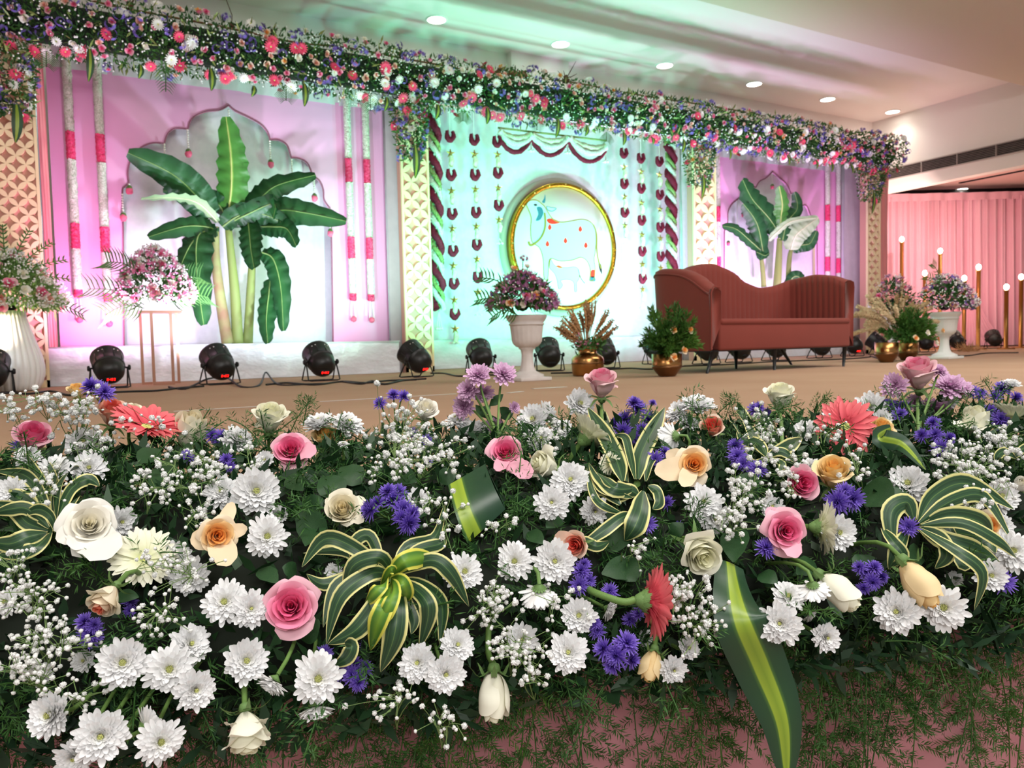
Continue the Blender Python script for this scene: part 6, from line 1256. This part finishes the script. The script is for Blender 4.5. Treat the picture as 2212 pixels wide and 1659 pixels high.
GY_ = [(95, 868, 60, 26, 26, 'thin gypsophila spray standing above the dusty pink rose'), (165, 890, 55, 55, 40, 'gypsophila spray between dusty pink rose and blush rose'), (30, 885, 40, 25, 16, 'gypsophila at the near top end of the bank'), (300, 925, 60, 50, 15, 'sparse gypsophila in front of the coral gerbera'), (215, 960, 55, 40, 20, 'gypsophila over the high white bloom above the tufted plant'),
 (325, 1045, 60, 50, 26, 'sparse gypsophila below the coral gerbera'), (405, 1015, 60, 50, 26, 'gypsophila beside the large full face white bloom'), (95, 1055, 45, 35, 18, 'gypsophila over the tufted striped plant'), (30, 1210, 60, 50, 18, 'sparse gypsophila below the tufted plant at the near end'), (70, 1290, 65, 50, 36, 'gypsophila beside the nodding coral edged rose, near end'),
 (110, 1380, 80, 45, 44, 'dense gypsophila above the lowest white cluster'), (60, 1440, 55, 45, 44, 'densest gypsophila at the near bottom end'), (340, 1330, 55, 40, 16, 'sparse gypsophila over dark shade beside the nodding rose'), (365, 1215, 75, 45, 28, 'gypsophila over white blooms below the cream gerbera'), (420, 1110, 40, 40, 14, 'sparse gypsophila beside the open peach rose'),
 (860, 925, 60, 50, 54, 'high gypsophila cloud near the three thin purple asters'), (925, 965, 60, 55, 54, 'high gypsophila cloud near the mauve spray'), (850, 1000, 55, 35, 26, 'gypsophila hanging under the high clouds'), (930, 1085, 35, 30, 8, 'few gypsophila florets on the folded striped leaf'), (960, 1130, 40, 50, 14, 'sparse gypsophila over dark shade below the folded leaf'), (1090, 1130, 40, 30, 6, 'few gypsophila florets below the hanging pink petals'),
 (1060, 1300, 50, 50, 36, 'gypsophila cluster in the middle of the bank under the first white pair'), (1105, 1390, 60, 55, 36, 'gypsophila over the stem of the hanging cream bud'), (850, 1515, 90, 45, 16, 'trailing gypsophila below the dark purple aster cluster'), (965, 1560, 50, 40, 12, 'trailing gypsophila below the three white blooms'), (1140, 1455, 40, 40, 12, 'trailing gypsophila beside the hanging cream bud'),
 (1470, 1285, 65, 45, 48, 'gypsophila cluster under the big greenish cream rose'), (1515, 1345, 55, 40, 36, 'gypsophila spilling beside the long cordyline leaf'), (1610, 1050, 40, 50, 36, 'gypsophila under the round purple aster'), (1580, 1105, 50, 55, 30, 'gypsophila beside the white blooms under the peach rose'), (1645, 920, 50, 45, 28, 'gypsophila around the stem of the tall white bud'), (1700, 970, 50, 45, 26, 'gypsophila between tall white bud stem and upright gerbera'),
 (1700, 1040, 40, 35, 16, 'gypsophila in front of the half covered pink rose'), (1785, 935, 45, 35, 12, 'few gypsophila florets on the upright coral gerbera'), (1850, 1005, 30, 40, 12, 'sparse gypsophila beside the golden yellow rose'), (2090, 985, 75, 45, 56, 'wide gypsophila cloud under the pale green rosebud'), (2120, 1035, 75, 45, 44, 'gypsophila cloud above the arching striped leaves'), (2170, 955, 45, 35, 26, 'gypsophila at the picture edge under the edge cream gerbera'),
 (2080, 1090, 60, 30, 20, 'low gypsophila between arching striped leaves'), (1215, 1300, 50, 40, 10, 'few gypsophila florets over the white bloom seen from below'), (1185, 940, 50, 35, 10, 'few gypsophila florets near the greenish white rose'), (1360, 1190, 60, 40, 7, 'few gypsophila florets in the dark centre by the green leaf'), (560, 985, 50, 40, 10, 'few gypsophila florets below the tall creamy bud'), (150, 1500, 60, 30, 14, 'gypsophila tangled above the lowest white cluster end'), (455, 1010, 45, 35, 18, 'gypsophila under the cream bud with brown spot')]
for a in GY_: gyp(*a)

# ------------------------------------------------------------------ striped leaf plants
def dracaena(c, leaves, label, off=.03, young=(), cat='striped plant'):
    c0 = P(*c, off-.02); t = emp('striped_dracaena', c0); tag(t, label, cat, 'striped dracaena tufts in the flower bank')
    for i, (pts, wpx, lift) in enumerate(leaves):
        n = len(pts); W = []; Q = []
        for k, (x, y) in enumerate(pts):
            f = k/(n-1); Q.append(P(x, y, off+lift*sin(pi*(.15+.85*f)))-c0)
        Q = spline(Q, 6); m = len(Q); W0 = pxs(wpx/2, c0); W = [W0*min(1, .3+3.5*k/(m-1))*max(.03, (.45+.6*sin(pi*min(1, (.1+.62*k/(m-1)))))*(1-max(0, (k/(m-1)-.6)/.4)**1.6)) for k in range(m)]
        sd = A3([np.cross(nrm(Q[min(k+1, m-1)]-Q[max(k-1, 0)]), nrm(-CF+CU*.25+CR*.25*sin(i*1.9))) for k in range(m)]); g = G(); ribbon(g, Q, W, sd, -CF, fold=-.22 if i % 3 else .2, ns=10); obg('leaf', g, M_DRAC if i in young else M_DRA, t)
    g = G(); tube(g, [P(*c, off-.01)-c0, P(c[0], c[1]+20, -.06)-c0], .005, 7); obg('stem', g, M_STEM, t)
dracaena((843, 1248), [([(835, 1235), (760, 1180), (700, 1165), (652, 1225)], 34, .04), ([(835, 1240), (790, 1215), (740, 1190), (655, 1195)], 24, .0), ([(830, 1240), (800, 1160), (765, 1175), (768, 1250)], 28, .05), ([(840, 1240), (800, 1240), (735, 1290), (705, 1392)], 34, .04), ([(838, 1248), (780, 1245), (725, 1270), (698, 1355)], 30, .02),
   ([(842, 1262), (815, 1300), (770, 1360), (708, 1392)], 40, .03), ([(850, 1235), (880, 1180), (940, 1160), (960, 1090)], 26, .01), ([(850, 1235), (900, 1190), (950, 1175), (962, 1160)], 28, .03), ([(855, 1240), (930, 1210), (975, 1240), (1013, 1310)], 34, .05), ([(865, 1250), (920, 1270), (955, 1310), (950, 1392)], 32, .02),
   ([(865, 1250), (915, 1290), (925, 1330), (906, 1402)], 36, .045), ([(850, 1255), (858, 1310), (850, 1380), (822, 1452)], 46, .04), ([(848, 1255), (835, 1300), (815, 1350), (800, 1405)], 40, .06), ([(830, 1236), (770, 1240), (700, 1262), (662, 1240)], 28, .0), ([(860, 1245), (880, 1300), (895, 1340), (888, 1370)], 24, .0),
   ([(745, 1390), (760, 1395), (750, 1420), (718, 1440)], 30, .04), ([(845, 1240), (820, 1205), (760, 1225), (742, 1305)], 36, .06), ([(845, 1246), (870, 1215), (910, 1205), (950, 1208)], 40, .07), ([(845, 1250), (868, 1255), (878, 1280), (878, 1300)], 30, .06), ([(842, 1250), (825, 1265), (800, 1290), (788, 1303)], 28, .06), ([(838, 1240), (812, 1215), (775, 1235), (748, 1300)], 20, .03), ([(852, 1244), (848, 1230), (838, 1240), (822, 1265)], 20, .06), ([(845, 1252), (850, 1280), (828, 1330), (800, 1345)], 32, .07)],
   'bright yellow edged striped plant, star shaped, beside the largest pink rose', .035, young=(17, 18, 19, 21, 22, 12))
dracaena((1995, 1128), [([(1985, 1125), (2020, 1070), (2090, 1045), (2190, 1100)], 44, .05), ([(1985, 1130), (2060, 1080), (2130, 1075), (2188, 1170)], 32, .05), ([(1975, 1125), (1960, 1085), (1925, 1110), (1932, 1200)], 40, .05), ([(1995, 1130), (2060, 1115), (2120, 1130), (2140, 1165)], 44, .04), ([(1990, 1135), (2080, 1130), (2160, 1170), (2196, 1205)], 26, .05),
   ([(1985, 1140), (2050, 1170), (2110, 1190), (2160, 1215)], 46, .02), ([(1980, 1140), (2030, 1160), (2045, 1200), (2020, 1228)], 30, .03), ([(1985, 1140), (2070, 1190), (2125, 1240), (2105, 1318)], 28, .045), ([(1965, 1140), (1945, 1180), (1935, 1200), (1920, 1230)], 34, .02), ([(1905, 1140), (1930, 1170), (1950, 1200), (1925, 1225)], 24, .03), ([(2000, 1130), (2050, 1140), (2080, 1220), (2110, 1200)], 24, .01), ([(1985, 1140), (2060, 1150), (2130, 1165), (2150, 1195)], 50, .0)],
   'large arching striped plant at the curtain end under the green eyed white bloom', .035)
dracaena((1376, 1045), [([(1345, 1040), (1330, 990), (1300, 930), (1270, 880)], 44, .02), ([(1355, 1040), (1335, 960), (1305, 900), (1287, 872)], 34, .0), ([(1378, 1035), (1385, 980), (1415, 920), (1436, 880)], 42, .02), ([(1372, 1035), (1360, 980), (1350, 945), (1328, 940)], 20, .03), ([(1372, 1055), (1330, 1055), (1300, 1030), (1276, 1012)], 40, .04),
   ([(1390, 1060), (1385, 1100), (1370, 1140), (1350, 1168)], 44, .04), ([(1365, 1075), (1310, 1060), (1290, 1040), (1272, 1000)], 20, .03), ([(1340, 1090), (1310, 1060), (1285, 1050), (1275, 1030)], 30, .02), ([(1345, 1110), (1300, 1090), (1280, 1060), (1268, 1010)], 18, .05), ([(1365, 1110), (1340, 1120), (1300, 1150), (1240, 1190)], 24, .03), ([(1380, 1070), (1360, 1060), (1330, 1070), (1310, 1080)], 34, .02),
   ([(1400, 1050), (1420, 1060), (1425, 1085), (1410, 1100)], 26, .0), ([(1395, 1040), (1400, 1010), (1410, 990), (1428, 975)], 18, .0), ([(1315, 1170), (1290, 1180), (1260, 1170), (1240, 1180)], 22, .02)],
   'tall striped plant with upright leaves in front of the dense purple asters', .03)
dracaena((110, 1140), [([(110, 1130), (85, 1060), (50, 1025), (-10, 1018)], 30, .03), ([(112, 1130), (100, 1060), (70, 1010), (60, 985)], 22, .0), ([(115, 1130), (120, 1060), (110, 1020), (95, 985)], 22, .0), ([(120, 1130), (125, 1060), (150, 1020), (172, 1010)], 34, .02), ([(120, 1135), (150, 1060), (190, 1035), (215, 1050)], 30, .02), ([(105, 1140), (60, 1100), (20, 1100), (-20, 1110)], 30, .03),
   ([(105, 1145), (60, 1130), (30, 1100), (-20, 1085)], 34, .01), ([(100, 1150), (60, 1160), (20, 1175), (-30, 1168)], 40, .03), ([(110, 1150), (80, 1180), (40, 1195), (-10, 1200)], 30, .02), ([(120, 1150), (110, 1115), (80, 1100), (40, 1120)], 24, .05), ([(125, 1145), (140, 1110), (160, 1080), (178, 1075)], 22, .04), ([(110, 1150), (90, 1120), (40, 1075), (0, 1060)], 40, .0), ([(118, 1130), (112, 1080), (128, 1010), (150, 985)], 20, .01)],
   'tufted striped plant at the near end beside the large open white rose', .02)
dracaena((1655, 985), [([(1645, 975), (1625, 940), (1605, 900), (1592, 868)], 38, .02), ([(1640, 975), (1610, 950), (1590, 920), (1560, 892)], 18, .0), ([(1655, 985), (1640, 960), (1610, 950), (1592, 930)], 28, .03), ([(1660, 985), (1690, 970), (1710, 960), (1733, 945)], 30, .02), ([(1655, 988), (1680, 975), (1700, 980), (1718, 1000)], 20, .03), ([(1655, 990), (1690, 1000), (1690, 1020), (1720, 1010)], 16, .02), ([(1650, 990), (1630, 1000), (1610, 985), (1600, 960)], 14, .01)],
   'small striped plant with one upright blade beside the tall white bud', .03)
dracaena((2185, 985), [([(2195, 990), (2170, 975), (2155, 985), (2152, 1000)], 18, .03), ([(2195, 988), (2180, 975), (2170, 972), (2160, 985)], 14, .02), ([(2190, 990), (2210, 970), (2230, 965), (2250, 980)], 18, .03)], 'small curled striped leaves at the picture edge in gypsophila', .03)

# long striped cordyline leaves
def cord(pts, wpx, lifts, label, side=None, ns=12, fold=-.12, off=0., wfun=None):
    Q = [P(x, y, off+l) if not isinstance(l, tuple) else PB(x, y, l[0]) for (x, y), l in zip(pts, lifts)]; o = Q[0].copy(); Q = spline([q-o for q in Q], 10); m = len(Q); W0 = pxs(wpx/2, o)
    W = [W0*(wfun(k/(m-1)) if wfun else max(.03, sin(pi*(.12+.86*k/(m-1)))**.6)) for k in range(m)]; sd = side if side is not None else A3([np.cross(nrm(Q[min(k+1, m-1)]-Q[max(k-1, 0)]), -CF) for k in range(m)]); g = G(); ribbon(g, Q, W, sd, -CF, fold=fold, ns=ns)
    ob_ = obg('cordyline_leaf', g, M_CORD); ob_.location = o; tag(ob_, label, 'leaf', 'broad cordyline leaves in the flower bank')
cord([(1578, 1215), (1600, 1330), (1645, 1440), (1690, 1560), (1700, 1680)], 112, [.02, .065, (.775,), (.765,), (.765,)], 'long dark cordyline leaf with lime centre stripe hanging down the skirt', wfun=lambda f: max(.05, sin(pi*(.2+.78*f))**.65*(1 if f > .3 else .8+.66*f)))
cord([(1925, 925), (1900, 945), (1950, 960), (2000, 1015)], 40, [.02, .03, .03, .01], 'grey green cordyline leaf arching out behind the upright coral gerbera', wfun=lambda f: max(.04, sin(pi*min(1, .1+.9*f))**.8))
cord([(955, 1120), (1000, 1035), (1055, 1010)], 1, [.0, .04, .05], 'tiny base of the folded leaf', wfun=lambda f: .5) if False else None
# the folded cordyline leaf: a broad loop rolled over itself
o = P(1030, 1080, .03); g = G(); V = []; U = []
corner = [(1048, 1002), (1092, 1100), (1010, 1175), (968, 1048)]
a, b, c_, d_ = [P(x, y, l) for (x, y), l in zip(corner, (.05, .02, .0, .04))]; nn = 14
for i in range(nn+1):
    f = i/nn; top = d_+(a-d_)*f; bot = c_+(b-c_)*f; 
    for j in range(9):
        h = j/8; p = top+(bot-top)*h+(-CF)*(.022*sin(pi*h)); V.append(p-o); U.append(abs(f-.2)*2.0)
g.add(V, gridF(nn+1, 9), u=U); lo = [P(x, y, l) for (x, y), l in (((1048, 1002), .05), ((1092, 1100), .02), ((1080, 1090), -.05), ((1030, 1010), -.02))]
V = []
for i in range(7):
    f = i/6
    for j in range(7): h = j/6; p = (lo[0]*(1-h)+lo[1]*h)*(1-f)+(lo[3]*(1-h)+lo[2]*h)*f+CU*.01*sin(pi*f); V.append(p-o)
g.add(V, gridF(7, 7), u=.9); ob_ = obg('cordyline_leaf', g, M_CORD); ob_.location = o; tag(ob_, 'broad cordyline leaf folded into a loop under the pink rose with hanging petals', 'leaf', 'broad cordyline leaves in the flower bank')
